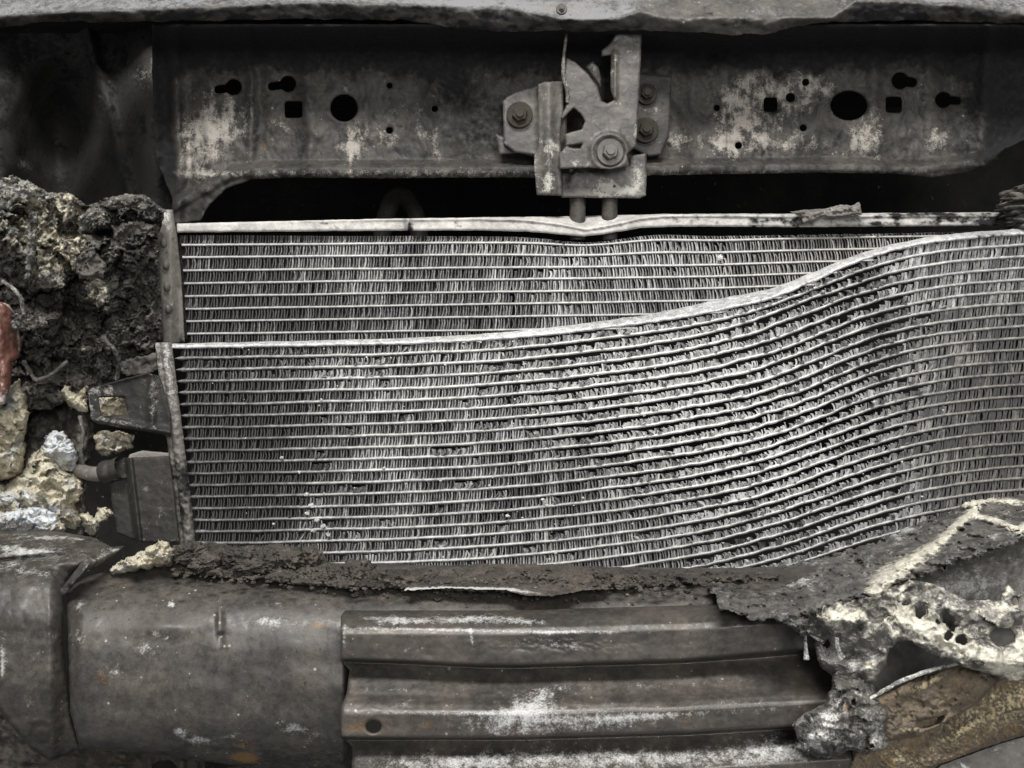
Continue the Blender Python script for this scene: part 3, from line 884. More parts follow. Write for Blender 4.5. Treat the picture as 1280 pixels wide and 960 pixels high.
for k in range(1, NK + 1):
    xs = 217 + 1.25 * k
    flat_tube('tube', xs, 1330, lambda x, k=k: cond_y(x, k), lambda x, k=k: cond_Y(x, k), M['tube'], cond, h=4.1, taper=16,
              ash=lambda x, y: .66 - .12 * sstep(420, 230, x) + .75 * cond_a(x, y) + .25 * fbm(x / 20, y / 20, 4, 3), tint=cond_tint, seed=k, jag=1.0)
for k in range(1, NK + 1):
    xs = 228 + 1.25 * k
    fin_strip('fin_strip', xs, 1328, lambda x, k=k: cond_y(x, k - 1) + (2.0 if k == 1 else .6), lambda x, k=k: cond_y(x, k), lambda x, k=k: cond_Y(x, k), M['fin'], cond, 3.6,
              cond_crush, cond_ash, cond_lean, seed=k, tintf=cond_tint, wid=lambda x: 1.45 + .95 * sstep(1030, 1150, x) + .35 * sstep(600, 800, x), miss=lambda x, y: .2 * np.clip(cond_crush(x, y) - .45, 0, 1) + .5 * blob(x, y, 575, 446, 18, 5) + .35 * blob(x, y, 1080, 400, 60, 40))


def crail_t(x): return cond_y(x, 0) - np.interp(x, [200, 420, 640, 800, 900, 960, 1010, 1060, 1130, 1330], [2.5, 3, 4.5, 6, 11, 10, 9, 7, 5, 4])
def crail_b(x): return cond_y(x, 0) + np.interp(x, [200, 420, 640, 800, 900, 960, 1060, 1130, 1330], [4, 4.5, 5, 5, 5, 4, 4, 4, 4])
relief('top_rail', (186, 1330, 270, 450), 1.4, cut(lambda x, y: np.minimum(np.minimum(crail_b(x) - y, y - crail_t(x)), x - 204), [], 1.0, 14, 16),
       lambda x, y: cond_Y(x, 0) - .002 + .018 * np.clip((crail_b(x) - 3 - y) / 14, 0, 1) + .0016 * fbm(x / 10, y / 6, 4, 3), M['rail2'], cond, .008,
       {'ash': lambda x, y: .40 + .35 * np.exp(-((y - crail_b(x) + 2) / 2) ** 2) + blobs([(640, 415, 50, 8, 0, .2), (985, 365, 12, 8, 0, .2)])(x, y), 'soot_shade': lambda x, y: blobs([(1260, 290, 90, 14, 0, .35), (330, 428, 90, 8, 0, .22), (560, 424, 20, 5, 0, .3), (860, 395, 20, 5, -20, .2), (1100, 312, 30, 6, -20, .2)])(x, y) + .12 + .2 * fbm(x / 12, y / 12, 3, 4)}, rnd=.002)

# left header tank, its bracket and the connector block
hx = lambda y: np.interp(y, [425, 440, 520, 600, 690], [201, 203, 213, 223, 233])
relief('header_tank', (180, 262, 424, 724), 1.3, cut(lambda x, y: np.minimum(np.minimum(10.5 - np.abs(x - hx(y) - 2.5), y - 428), 716 - y), [], 1.0, 8, 3),
       lambda x, y: .004 - .011 * np.sqrt(np.maximum(0, 1 - ((x - hx(y) - 2) / 13) ** 2)) + .0018 * fbm(x / 6, y / 6, 4, 9) + .003 * np.exp(-((x - hx(y) + 3) / 1.6) ** 2), M['header'], cond, .014,
       {'ash': lambda x, y: .30 * sstep(560, 440, y) + .22 * np.exp(-((x - hx(y) - 5) / 4) ** 2) * sstep(600, 500, y), 'soot_shade': lambda x, y: .14 + .42 * sstep(500, 620, y) + .4 * fbm(x / 8, y / 10, 3, 9)})
plate('mounting_bracket', [(109, 487), (152, 474), (184, 466), (200, 470), (214, 520), (214, 546), (192, 541), (160, 536), (122, 530), (114, 524)], -.012, M['block'], cond, thick=.004,
      holes=[poly([(123, 497), (155, 496), (160, 518), (127, 520)])], ash=[(128, 488, 14, 8, 0, .5), (150, 530, 34, 6, 8, .42), (113, 505, 6, 18, 0, .4), (192, 500, 10, 30, 0, .25)],
      extra=lambda x, y: -.004 * np.exp(-((y - 470 - (x - 160) * -.25) / 5) ** 2) - .005 * np.exp(-((y - 531 - (x - 160) * .18) / 5) ** 2) - .004 * np.exp(-((x - 190) / 5) ** 2))
plate('bracket_lug', [(150, 452), (170, 447), (196, 441), (200, 462), (182, 468), (158, 470), (150, 462)], .006, M['char'], cond, thick=.010, amp=.006, n=3,  ash=[(155, 460, 5, 10, 0, .5), (190, 436, 10, 6, 0, .4)], soot_shade=[(175, 458, 16, 8, 0, .4)])
block = plate('connector_block', [(134, 578), (150, 573), (158, 572), (212, 570), (218, 620), (224, 678), (174, 678), (146, 666), (140, 630)], -.020, M['block'], cond, thick=.026,
              extra=lambda x, y: .010 * sstep(160, 154, x - (y - 572) * .12) - .005 * np.exp(-((x - 163 - (y - 572) * .12) / 2.6) ** 2), ash=[(183, 610, 6, 5, 0, .3), (196, 603, 5, 3, 0, .3), (202, 622, 4, 3, 0, .25)])
plate('block_lid', [(162, 568), (178, 563), (211, 566), (212, 575), (158, 577)], -.012, M['header'], block, thick=.018, ash=[(180, 570, 16, 4, 0, .25)])
pp = smoothpath([(98, 588, .002), (112, 592, -.006), (130, 593, -.013), (146, 588, -.014)], 24)
cpipe = sweep('coolant_pipe', P(pp[:, 0], pp[:, 1], pp[:, 2]), np.interp(np.arange(24), [0, 2, 16, 23], [.0050, .0056, .0058, .0074]), M['header'], cond, 14, {'ash': .18}, jit=.06)
cq = smoothpath([(127, 591, -.0128), (136, 589, -.014), (152, 584, -.016)], 14)
sweep('pipe_collar', P(cq[:, 0], cq[:, 1], cq[:, 2]), np.interp(np.arange(14), [0, 1, 5, 7, 13], [.0066, .0086, .0090, .0078, .0086]), M['block'], cpipe, 16, {'ash': .1}, jit=.12)

# ------------------------------------------------------------------ charred headlamp housing, left
def charH(x0, y0):
    wx = x0 + 22 * fbm(x0 / 30, y0 / 30, 4, 61, .6); wy = y0 + 20 * fbm(x0 / 26, y0 / 26, 4, 62, .6)
    x = x0 + .8 * (wx - x0); y = y0 + .8 * (wy - y0)
    H = np.zeros_like(x)
    for (cx, cy, rx, ry, h) in ((15, 262, 55, 42, .050), (75, 262, 28, 26, .046), (62, 310, 30, 40, .036), (110, 275, 30, 16, .040), (170, 262, 42, 18, .046), (118, 320, 34, 26, .055), (180, 320, 30, 60, .042),
                                (130, 372, 28, 26, .056), (28, 330, 34, 40, .03), (45, 405, 34, 24, .036), (185, 400, 26, 40, .036), (150, 420, 24, 24, .030), (12, 300, 20, 40, .038), (60, 350, 22, 16, .05), (100, 445, 30, 14, .018), (60, 440, 14, 30, .026)):
        H = np.maximum(H, h * np.sqrt(np.maximum(0, 1 - ((x - cx) / rx) ** 2 * .9 - ((y - cy) / ry) ** 2 * .9)))
    for (cx, cy, rx, ry, h) in ((92, 395, 24, 44, -.045), (62, 285, 6, 40, -.022), (128, 298, 10, 10, -.03), (0, 345, 8, 22, -.02), (70, 462, 40, 24, -.04), (150, 345, 10, 20, -.018), (190, 300, 5, 26, -.012), (100, 262, 5, 14, -.014)):
        H = H + h * blob(x, y, cx, cy, rx, ry)
    H = .5 * H + .013 * cells(wx / 26, wy / 18, 81) + .006 * cells(wx / 11, wy / 9, 82) + .010 * ridged(wx / 52, wy / 40, 5, 63) + .010 * fbm(wx / 16, wy / 12, 5, 64, .62)
    f1, f2 = worley(wx / 22, wy / 16, 65)
    return H - .007 * np.exp(-(f2 - f1) * 9) - .004 * ridged(x / 9 + wx / 30, y / 11, 3, 67)


head = thing('melted_headlamp', tuple(P(100, 660, .02)), 'charred black melted headlamp mass with cream streaks left of the cores', 'headlamp')
relief('char_crust', (-50, 224, 212, 520), 1.25, cut(poly([(-45, 230), (0, 226), (15, 221), (30, 225), (60, 241), (85, 241), (98, 249), (106, 257), (120, 252), (150, 250), (162, 245), (182, 243), (196, 255), (205, 263), (204, 275), (197, 300),
                                                            (200, 350), (204, 425), (196, 440), (180, 446), (152, 455), (145, 475), (112, 490), (60, 512), (-45, 515)]), [], 3.5, 10, 7),
       lambda x, y: .022 - charH(x, y), M['char'], head, .01,
       {'ash': lambda x, y: blobs([(30, 235, 34, 10, 25, .50), (20, 260, 30, 30, 0, .16), (36, 310, 8, 40, 5, .34), (175, 250, 30, 6, 0, .3), (112, 268, 16, 6, -30, .4), (128, 360, 12, 14, 0, .34), (190, 320, 22, 60, 0, .10), (36, 398, 24, 5, -12, .35), (140, 430, 20, 12, 0, .2), (60, 365, 24, 4, 0, .36), (20, 290, 40, 50, 0, .1), (35, 275, 60, 55, 0, .36), (110, 290, 60, 50, 0, .16), (150, 300, 60, 60, 0, .10), (150, 400, 50, 40, 0, .1)])(x, y) + .30 * fbm(x / 18, y / 18, 3, 3),
        'cream': lambda x, y: blobs([(85, 255, 10, 16, 0, .50), (85, 300, 14, 8, 0, .42), (92, 318, 12, 14, 10, .58), (62, 340, 16, 14, 0, .40), (30, 250, 30, 24, 0, .30), (130, 365, 8, 12, 0, .38), (105, 272, 10, 10, 0, .4), (20, 290, 24, 24, 0, .2), (104, 435, 4, 6, 0, .6), (45, 300, 14, 40, 0, .2), (40, 285, 60, 60, 0, .28), (80, 300, 34, 50, 0, .28), (60, 330, 30, 20, 0, .15)])(x, y) + .26 * fbm(x / 14, y / 14, 3, 13),
        'rust': blobs([(60, 345, 14, 14, 0, .2), (80, 250, 12, 12, 0, .15)])}, rnd=.006, rw=8)
relief('lower_shell', (-50, 160, 450, 684), 1.5, cut(poly([(-45, 452), (40, 455), (110, 470), (118, 530), (116, 570), (104, 590), (110, 650), (128, 680), (-45, 682)]), [], 3, 10, 17),
       lambda x, y: .045 - .02 * sstep(520, 640, y) + .028 * blob(x, y, 52, 490, 34, 55) - .016 * ridged((x + 10 * fbm(x / 30, y / 30, 3, 1)) / 44, y / 60, 4, 71) - .006 * fbm(x / 10, y / 10, 4, 72) - .02 * np.exp(-((x - 102) / 10) ** 2),
       M['char'], head, .01, {'ash': lambda x, y: blobs([(100, 545, 4, 40, 3, .34), (40, 515, 16, 4, -12, .3), (20, 640, 60, 20, 0, .25)])(x, y) + .16 * fbm(x / 16, y / 16, 3, 4), 'soot_shade': blobs([(55, 490, 40, 50, 0, .5)])}, rnd=.005, rw=8)  # shade of the hollow painted dark along with its depth

# red scorched lens piece at the very edge
red = relief('lens_fragment', (-50, 36, 372, 520), 1.3, cut(poly([(-45, 372), (0, 377), (12, 381), (19, 392), (21, 408), (24, 418), (29, 425), (26, 436), (24, 447), (16, 452), (14, 480), (6, 505), (-45, 510)]), [], 1.2, 8, 3),
             lambda x, y: -.050 + .016 * ((x + 14) / 34) ** 2 + .003 * fbm(x / 12, y / 20, 3, 5) + .006 * blob(x, y, 18, 428, 12, 20), M['red'], None, .004,
             {'ash': lambda x, y: .6 * np.exp(-((x - np.interp(y, [377, 392, 420, 450], [4, 20, 23, 25])) / 2.5) ** 2) * sstep(450, 430, y) + .55 * sstep(470, 500, y), 'soot_shade': blobs([(14, 425, 7, 22, -15, .4)])}, rnd=.004, rw=5)
tag(red, 'reddish brown scorched lens fragment at the left edge', 'lens piece')

# cream foam
def foam(name, lst, label, seed, ash=.0, sub=5, amp=.55):
    o = lumps(name, lst, M['foam'], None, amp, 1.7, sub, seed, {'ash': ash, 'rust': .16, 'soot_shade': .14}, ridge=.6)
    return tag(o, label, 'foam')


def heap(bbox, pts, Y0_, label, seed, ash, hp=.030):
    def Yf(x, y):
        wx = x + 9 * fbm(x / 18, y / 18, 3, seed); wy = y + 9 * fbm(x / 18, y / 18, 3, seed + 1)
        f1, f2 = worley(wx / 13, wy / 11, seed + 2)
        s_ = np.clip(poly(pts)(x, y), 0, 22) / 22
        return Y0_ - hp * np.sqrt(s_) - .010 * ridged(wx / 34, wy / 26, 4, seed + 3) + .011 * cells(wx / 15, wy / 12, seed + 5) + .005 * cells(wx / 7, wy / 6, seed + 6) - .004 * fbm(wx / 6, wy / 6, 3, seed + 4)
    o = relief('melted_foam', bbox, 1.2, cut(poly(pts), [], 6, 9, seed), Yf, M['foam'], None, .008,
               {'ash': lambda x, y: .16 + blobs(ash)(x, y) + .5 * fbm(x / 14, y / 14, 3, seed), 'rust': lambda x, y: .08 + .5 * fbm(x / 9, y / 9, 3, seed + 8), 'soot_shade': lambda x, y: .16 + .5 * fbm(x / 12, y / 12, 4, seed + 9)}, rnd=.010, rw=7)
    return tag(o, label, 'foam')


heap((-50, 48, 464, 612), [(-45, 505), (4, 498), (12, 484), (24, 474), (33, 494), (36, 520), (31, 540), (33, 566), (28, 592), (14, 598), (2, 600), (-45, 604)], .012, 'pale cream foam clinging to the left edge under the red lens fragment', 3, [(8, 500, 14, 12, 0, .5), (18, 560, 10, 18, 0, .35)])
heap((-50, 122, 548, 668), [(-45, 604), (6, 606), (20, 596), (32, 582), (38, 568), (54, 560), (66, 568), (78, 582), (92, 590), (106, 602), (107, 618), (96, 632), (104, 650), (98, 664), (70, 660), (40, 656), (-45, 660)], .012, 'largest cream foam heap, left of the black connector block', 25, [(20, 622, 26, 12, 0, .5), (60, 640, 30, 8, 0, .5), (88, 604, 10, 8, 0, .3)])
heap((44, 110, 530, 600), [(52, 556), (58, 544), (68, 538), (80, 541), (90, 552), (97, 568), (99, 584), (90, 592), (74, 588), (62, 578), (54, 570)], .008, 'blue grey ashy foam lump above the large cream heap', 37, [(74, 562, 40, 40, 0, .7)], .02)
heap((74, 122, 474, 526), [(80, 478), (88, 486), (98, 492), (104, 482), (112, 484), (108, 500), (112, 514), (100, 516), (88, 510), (82, 500), (76, 490)], .020, 'yellowish foam crumb left of the bracket window', 47, [(90, 480, 4, 4, 0, .1)], .012)
heap((114, 172, 488, 530), [(116, 492), (164, 490), (168, 524), (120, 526)], .018, 'yellow foam seen through the bracket window', 57, [(130, 505, 8, 8, 0, .1)], .012)
heap((112, 178, 532, 574), [(118, 545), (130, 536), (148, 538), (166, 545), (168, 560), (150, 566), (134, 570), (120, 566)], .016, 'small foam crumbs between bracket and connector block', 67, [(140, 550, 20, 20, 0, .2)], .012)
heap((94, 150, 626, 680), [(100, 642), (110, 640), (118, 648), (124, 636), (134, 632), (142, 642), (136, 650), (126, 652), (122, 666), (112, 672), (104, 664)], -.002, 'small tan foam knobs below the coolant pipe', 77, [(108, 664, 5, 8, 0, .4)], .014)
heap((126, 226, 668, 726), [(136, 712), (152, 700), (172, 692), (186, 684), (198, 675), (211, 678), (217, 690), (215, 704), (200, 710), (180, 712), (160, 718), (142, 722)], -.098, 'cream foam lump resting on the beam under the connector block', 87, [(150, 712, 12, 6, 0, .3)], .020)
heap((-50, 96, 628, 676), [(-45, 640), (10, 640), (36, 634), (56, 634), (72, 646), (84, 660), (80, 668), (60, 666), (20, 664), (-45, 664)], -.030, 'white ashy streak of foam above the beam end', 97, [(40, 645, 60, 20, 0, .8)], .014)
# torn flaps, drips and burnt wires of the headlamp mass
for i_, (pts, yy, at_) in enumerate((
        ([(-45, 232), (0, 224), (16, 220), (34, 226), (62, 242), (54, 250), (38, 246), (20, 252), (6, 262), (-45, 270)], -.052, {'ash': lambda x, y: .50 + .3 * fbm(x / 10, y / 10, 3, 2), 'cream': lambda x, y: .25 + .3 * fbm(x / 9, y / 9, 3, 3)}),
        ([(66, 244), (86, 240), (98, 248), (98, 262), (90, 276), (80, 282), (76, 268), (70, 258)], -.046, {'cream': lambda x, y: .48 + .5 * fbm(x / 7, y / 7, 3, 4)}),
        ([(34, 262), (48, 264), (46, 300), (42, 330), (36, 352), (30, 350), (34, 320), (35, 290)], -.044, {'ash': lambda x, y: .42 + .3 * fbm(x / 6, y / 16, 3, 5)}),
        ([(100, 268), (118, 262), (132, 264), (130, 274), (114, 276), (106, 290), (98, 288)], -.052, {'ash': lambda x, y: .44 + .3 * fbm(x / 6, y / 6, 3, 6), 'cream': lambda x, y: .2 + 0 * x}),
        ([(74, 300), (100, 296), (104, 312), (98, 332), (90, 338), (86, 320), (74, 312)], -.056, {'cream': lambda x, y: .46 + .55 * fbm(x / 8, y / 8, 3, 7)}),
        ([(48, 336), (62, 328), (74, 342), (82, 356), (78, 362), (62, 360), (50, 352)], -.050, {'ash': lambda x, y: .36 + .3 * fbm(x / 8, y / 8, 3, 8), 'cream': lambda x, y: .3 + .4 * fbm(x / 8, y / 8, 3, 9), 'rust': lambda x, y: .22 + 0 * x}),
        ([(100, 316), (118, 314), (132, 330), (130, 350), (114, 352), (98, 346), (94, 332)], -.060, {'ash': lambda x, y: .12 + .2 * fbm(x / 9, y / 9, 3, 10)}),
        ([(106, 352), (126, 346), (136, 362), (134, 376), (122, 384), (110, 374)], -.058, {'cream': lambda x, y: .34 + .6 * fbm(x / 7, y / 7, 3, 11)}),
        ([(130, 248), (150, 244), (176, 242), (196, 254), (208, 264), (190, 266), (170, 260), (150, 262), (136, 260)], -.050, {'ash': lambda x, y: .25 + .5 * fbm(x / 9, y / 5, 3, 12)}),
        ([(140, 282), (172, 276), (196, 282), (186, 292), (160, 296), (142, 300)], -.044, {'ash': lambda x, y: .14 + .2 * fbm(x / 9, y / 5, 3, 13)}),
        ([(8, 396), (30, 392), (58, 398), (62, 410), (40, 412), (14, 414)], -.040, {'ash': lambda x, y: .3 + .4 * fbm(x / 9, y / 5, 3, 14)}))):
    xs_ = [p[0] for p in pts]; ys_ = [p[1] for p in pts]
    relief('melted_flap', (min(xs_) - 5, max(xs_) + 5, min(ys_) - 5, max(ys_) + 5), 1.1, cut(poly(pts), [], 5, 8, 300 + i_),
           lambda x, y, yy=yy, i_=i_: yy - .010 * fbm(x / 16, y / 16, 4, 310 + i_) - .006 * cells(*[q_ / 12 for q_ in warp(x, y, 8, 14, 330 + i_)], 350 + i_) - .002 * fbm(x / 5, y / 5, 3, 370 + i_), M['char'], head, .0035, at_, rnd=.004, rw=4)
for i_, pts in enumerate(([(100, 520, .0), (104, 540, -.004), (101, 566, -.002), (106, 590, .0)], [(30, 452, .0), (44, 476, -.012), (62, 470, -.012), (84, 452, -.002)], [(128, 420, -.03), (142, 436, -.034), (150, 452, -.02), (146, 474, -.008)],
                          [(4, 352, -.04), (16, 360, -.05), (26, 372, -.05), (30, 392, -.045)])):
    q = smoothpath(pts, 24)
    sweep('burnt_wire', P(q[:, 0], q[:, 1], q[:, 2]), .0016, M['char'], head, 8, {'ash': .22 + .06 * i_}, jit=.5, seed=i_)

# ------------------------------------------------------------------ bumper beam
bprof = prof([(655, .01), (688, -.045), (705, -.088), (735, -.122), (760, -.139), (780, -.146), (810, -.152), (860, -.156), (905, -.153), (930, -.145), (948, -.130), (975, -.10)])
beam = thing('bumper_beam', tuple(P(640, 950, -.12)), 'scorched steel bumper beam across the bottom with a ribbed plate', 'bumper beam')


def beam_Y(x, y):
    yy = y + 8 * sstep(450, 1000, x)
    Y = bprof(yy) + .0022 * fbm(x / 110, y / 70, 3, 5) + .0002 * fbm(x / 9, y / 9, 4, 6)
    Y = Y + .004 * np.exp(-((x - 275) / 4) ** 2) * np.exp(-((y - 778) / 20) ** 2) - .003 * blob(x, y, 205, 785, 34, 12)
    return Y + .007 * sstep(104, 86, x) + .030 * sstep(428, 446, x) * sstep(772, 800, y)


relief('beam_tube', (76, 1310, 684, 972), 2.0, cut(poly([(84, 760), (82, 742), (100, 722), (135, 712), (215, 704), (240, 694), (420, 704), (640, 708), (900, 710), (1070, 706), (1112, 722), (1112, 968), (440, 964), (330, 964), (300, 957), (260, 952), (180, 941), (100, 936), (88, 890)]), [], 1.2, 14, 8),
       beam_Y, M['beam'], beam, .006,
       {'ash': lambda x, y: blobs([(340, 777, 26, 8, 0, .62), (215, 756, 5, 4, 0, .8), (205, 795, 22, 5, 15, .34), (185, 812, 22, 9, 20, .28), (98, 795, 8, 14, 0, .30), (100, 757, 6, 10, 0, .36), (245, 925, 24, 7, 5, .48), (222, 914, 9, 4, 0, .6), (370, 910, 34, 10, 20, .32), (140, 838, 22, 12, 20, .18),
                                 (90, 940, 10, 10, 0, .45), (570, 738, 70, 3, -1, .4), (320, 755, 50, 3, 0, .25), (455, 742, 12, 7, 0, .4), (830, 742, 50, 8, 0, .18), (290, 920, 12, 5, 0, .4), (410, 940, 30, 16, 0, .15), (400, 775, 12, 6, 0, .3)])(x, y) + .03 + .22 * fbm(x / 40, y / 30, 4, 41),
        'rust': lambda x, y: .22 * fbm(x / 50, y / 36, 3, 45) + blobs([(308, 948, 18, 6, 3, 1.1), (305, 930, 18, 16, 0, .45), (397, 781, 18, 7, 0, .60), (285, 775, 5, 14, 0, .28), (550, 745, 80, 6, 0, .24), (150, 733, 40, 8, 0, .24), (480, 745, 60, 10, 0, .12), (120, 840, 40, 30, 0, .2), (150, 800, 30, 60, 0, .15)])(x, y),
        'soot_shade': lambda x, y: .22 * fbm(x / 30, y / 24, 4, 47) + blobs([(425, 790, 8, 60, 0, .25), (276, 792, 7, 4, -10, .6), (230, 870, 40, 20, 20, .15), (300, 800, 120, 60, 0, .10), (80, 800, 5, 60, 0, .3)])(x, y)}, rnd=.004, rw=5)
cprof = prof([(655, -.055), (672, -.085), (700, -.115), (730, -.140), (770, -.152), (860, -.152), (910, -.142), (950, -.12)])
relief('beam_end', (-50, 150, 656, 965), 1.6, cut(poly([(-45, 664), (70, 664), (118, 672), (140, 684), (146, 690), (112, 698), (84, 722), (78, 740), (80, 760), (78, 800), (84, 860), (88, 895), (100, 935), (64, 952), (40, 938), (18, 912), (0, 890), (-45, 850)]), [circ(20, 1000, 5)], 1.0, 10, 18),
       lambda x, y: cprof(y) + .005 * fbm(x / 60, y / 26, 3, 5) * sstep(760, 690, y) + .0016 * fbm(x / 40, y / 40, 3, 5) + .0003 * fbm(x / 9, y / 9, 3, 6) + .012 * sstep(60, 84, x) * sstep(700, 720, y) + .010 * np.exp(-((y - 695 - (x - 60) * -.1) / 3) ** 2) * sstep(100, 60, x) + .0016 * np.exp(-((np.hypot((x - 52) / 11, (y - 918) / 12) - 1) * 3) ** 2), M['beam'], beam, .006,
       {'ash': lambda x, y: blobs([(45, 690, 60, 10, 5, .44), (60, 672, 60, 4, 3, .42), (10, 706, 24, 5, -8, .4), (40, 715, 40, 6, 0, .34), (40, 810, 40, 30, 0, .10), (3, 830, 4, 30, 0, .45), (12, 690, 16, 9, 0, .2), (45, 875, 30, 16, 0, .12)])(x, y) + .15 * fbm(x / 26, y / 7, 3, 2) + .06,
        'rust': blobs([(90, 676, 40, 8, 5, .2), (45, 900, 30, 30, 0, .12)]), 'soot_shade': blobs([(52, 918, 11, 11, 0, .45), (72, 745, 8, 16, 30, .45)])}, rnd=.006, rw=7)
plate('folded_seam', [(156, 682), (130, 685), (104, 700), (86, 724), (74, 738), (70, 752), (78, 748), (88, 737), (96, 726), (108, 714), (124, 706), (142, 694)], -.132, M['beam'], beam, thick=.008,
      ash=[(120, 702, 22, 6, -35, .42), (145, 688, 12, 4, 0, .4)], soot_shade=[(92, 716, 14, 6, -50, .5)], extra=lambda x, y: -.007 * np.exp(-(segdist(x, y, [(150, 686), (112, 705), (90, 730)]) / 4) ** 2) + .0006 * (140 - x) * 0 + .035 * sstep(100, 150, x), amp=.003)
pprof = prof([(750, -.128), (764, -.150), (770, -.160), (777, -.168), (785, -.1735), (793, -.176), (822, -.1755), (825, -.1750), (826.5, -.1545), (868, -.174), (879, -.181), (888, -.1845), (893, -.1855), (918, -.1850), (922, -.1845), (923.5, -.1640), (945, -.1735), (968, -.184)], .8)


def rib_shift(x): return np.interp(x, [430, 640, 850, 1000, 1100], [0, 0, -6, -15, -22])
def rib_tilt(x, y): return y - rib_shift(x) - 7 * sstep(430, 640, x) * sstep(800, 830, y) * (1 - sstep(850, 900, y))


relief('ribbed_plate', (416, 1115, 742, 972), 1.5, cut(lambda x, y: np.minimum(np.minimum(x - np.interp(rib_tilt(x, y), [760, 770, 826, 838, 868, 884, 922, 932, 970], [434, 426, 426, 437, 433, 426, 426, 440, 440]), rib_tilt(x, y) - 763), np.minimum(968 - y, 1066 - x)), [circ(467, 908.5, 9.5, 7.5)], .7, 16, 28),
       lambda x, y: pprof(rib_tilt(x, y)) + .0009 * fbm(x / 80, y / 30, 3, 6) + .00018 * fbm(x / 8, y / 8, 4, 8) + .0016 * blob(x, y, 700, 805, 60, 8) * ridged(x / 14, y / 7, 4, 3), M['plate'], beam, .004,
       {'ash': lambda x, y: blobs([(490, 775, 40, 6, 2, .62), (590, 774, 60, 6, 0, .66), (660, 778, 22, 5, 0, .4), (540, 787, 130, 2.5, 1, .55), (720, 790, 90, 3, 0, .45), (700, 806, 60, 9, 5, .34), (650, 900, 80, 22, -5, .50), (670, 875, 34, 14, -20, .42), (780, 900, 70, 14, -3, .38), (540, 891, 110, 3, 0, .34),
                                 (850, 893, 120, 4, -3, .3), (505, 880, 24, 7, -20, .28), (512, 812, 12, 3, 0, .4), (560, 955, 130, 14, 0, .42), (800, 948, 170, 16, 0, .46), (970, 935, 60, 18, 0, .44), (780, 858, 180, 4, -2, .24), (940, 880, 50, 8, 0, .22), (590, 800, 2, 14, -10, .5), (480, 862, 60, 3, 0, .25), (430, 800, 3, 40, 0, .3)])(x, y) + .02 + .10 * fbm(x / 30, y / 12, 3, 91),  # ash, plus painted highlights along the rib crests
        'rust': blobs([(470, 905, 34, 16, 0, .40), (440, 910, 14, 12, 0, .34), (540, 905, 30, 10, 0, .3), (700, 808, 60, 8, 0, .2), (870, 905, 60, 8, 0, .22), (560, 850, 80, 6, 0, .15), (640, 905, 120, 14, 0, .12)]),
        'soot_shade': lambda x, y: blobs([(560, 845, 110, 4, 0, .28), (850, 842, 60, 6, 0, .2), (820, 870, 12, 4, 0, .5), (545, 810, 40, 4, 0, .25)])(x, y)}, rnd=.0025, rw=4)  # soot spots, plus groove shade painted as thin dark bands

# burnt undershield visible below the beam at left
under = relief('undershield', (-50, 480, 876, 975), 2.0, cut(poly([(-45, 880), (40, 890), (110, 925), (470, 935), (470, 972), (-45, 972)]), [circ(205, 960, 16, 10), rbox(270, 962, 14, 12, 2)], 2, 12, 8),
               lambda x, y: -.05 + .012 * fbm(x / 30, y / 20, 4, 2) - .012 * np.exp(-((x - 226) / 6) ** 2) - .012 * np.exp(-((x - 255) / 5) ** 2) - .008 * np.exp(-((x - 150) / 14) ** 2), M['dust'], None, .004,
               {'soot_shade': lambda x, y: .3 + .2 * fbm(x / 20, y / 20, 3, 3), 'ash': blobs([(6, 905, 6, 8, 0, .4), (12, 925, 8, 3, 0, .3), (150, 945, 20, 6, 0, .2)]), 'rust': blobs([(150, 950, 40, 10, 0, .3)])})
tag(under, 'dark burnt undershield peeking out below the left beam', 'undershield')

# ------------------------------------------------------------------ char and scale lying on the beam
def deb_top(x): return np.interp(x, [215, 228, 260, 300, 345, 380, 404, 412, 440, 470, 520, 600, 680, 760, 850, 900, 960], [682, 680, 677, 684, 680, 686, 690, 708, 703, 712, 711, 706, 705, 709, 714, 714, 716])
bank = relief('char_bank', (210, 980, 664, 762), 1.5, cut(lambda x, y: np.minimum(np.minimum(y - deb_top(x), np.interp(x, [210, 300, 430, 520, 640, 760, 900, 980], [716, 724, 736, 736, 742, 738, 728, 722]) - y), np.minimum(x - 216, 972 - x)), [], 5, 11, 5),
              lambda x, y: bprof(y) - .010 - .014 * np.clip(fbm(x / 20, y / 14, 5, 9, .6) + .15, -.3, 1) - .006 * ridged(x / 12, y / 9, 4, 19) + .005 * cells(*[q_ / 12 for q_ in warp(x, y * 1.5, 9, 14, 43)], 44), M['dust'], None, .006,
              {'soot_shade': lambda x, y: blobs([(430, 715, 30, 14, 0, .2), (330, 700, 80, 14, 0, .16)])(x, y), 'ash': blobs([(250, 707, 10, 6, 20, .4), (600, 727, 6, 4, 0, .4), (450, 738, 14, 8, 0, .35), (690, 725, 60, 8, 0, .12)])}, rnd=.008, rw=7)
tag(bank, 'crumbly brown black char bank along the bottom of the condenser', 'char')
for i, (lab, lst) in enumerate((
        ('dark knobbly char clump where the bank meets the left condenser corner', [(240, 692, -.062, 20, 14, .014), (258, 702, -.068, 18, 12, .012)]),
        ('long craggy char clump on the beam beneath the dark left fins', [(300, 697, -.060, 26, 14, .014), (335, 700, -.062, 26, 14, .014), (362, 698, -.060, 24, 15, .014), (388, 696, -.055, 16, 14, .012), (318, 706, -.070, 26, 9, .012)]),
        ('round black char clump with ragged hollows at the plate corner', [(440, 716, -.072, 22, 14, .013), (452, 712, -.068, 14, 14, .013), (420, 716, -.072, 14, 10, .010)]))):
    tag(lumps('char_clump', [(a_, b_, c_ - .040, d_, e_, f_) for a_, b_, c_, d_, e_, f_ in lst], M['dust'], None, .7, 1.8, 5, 21 + i, {'soot_shade': .05}, ridge=.5), lab, 'char clump', 'char clumps on the beam')
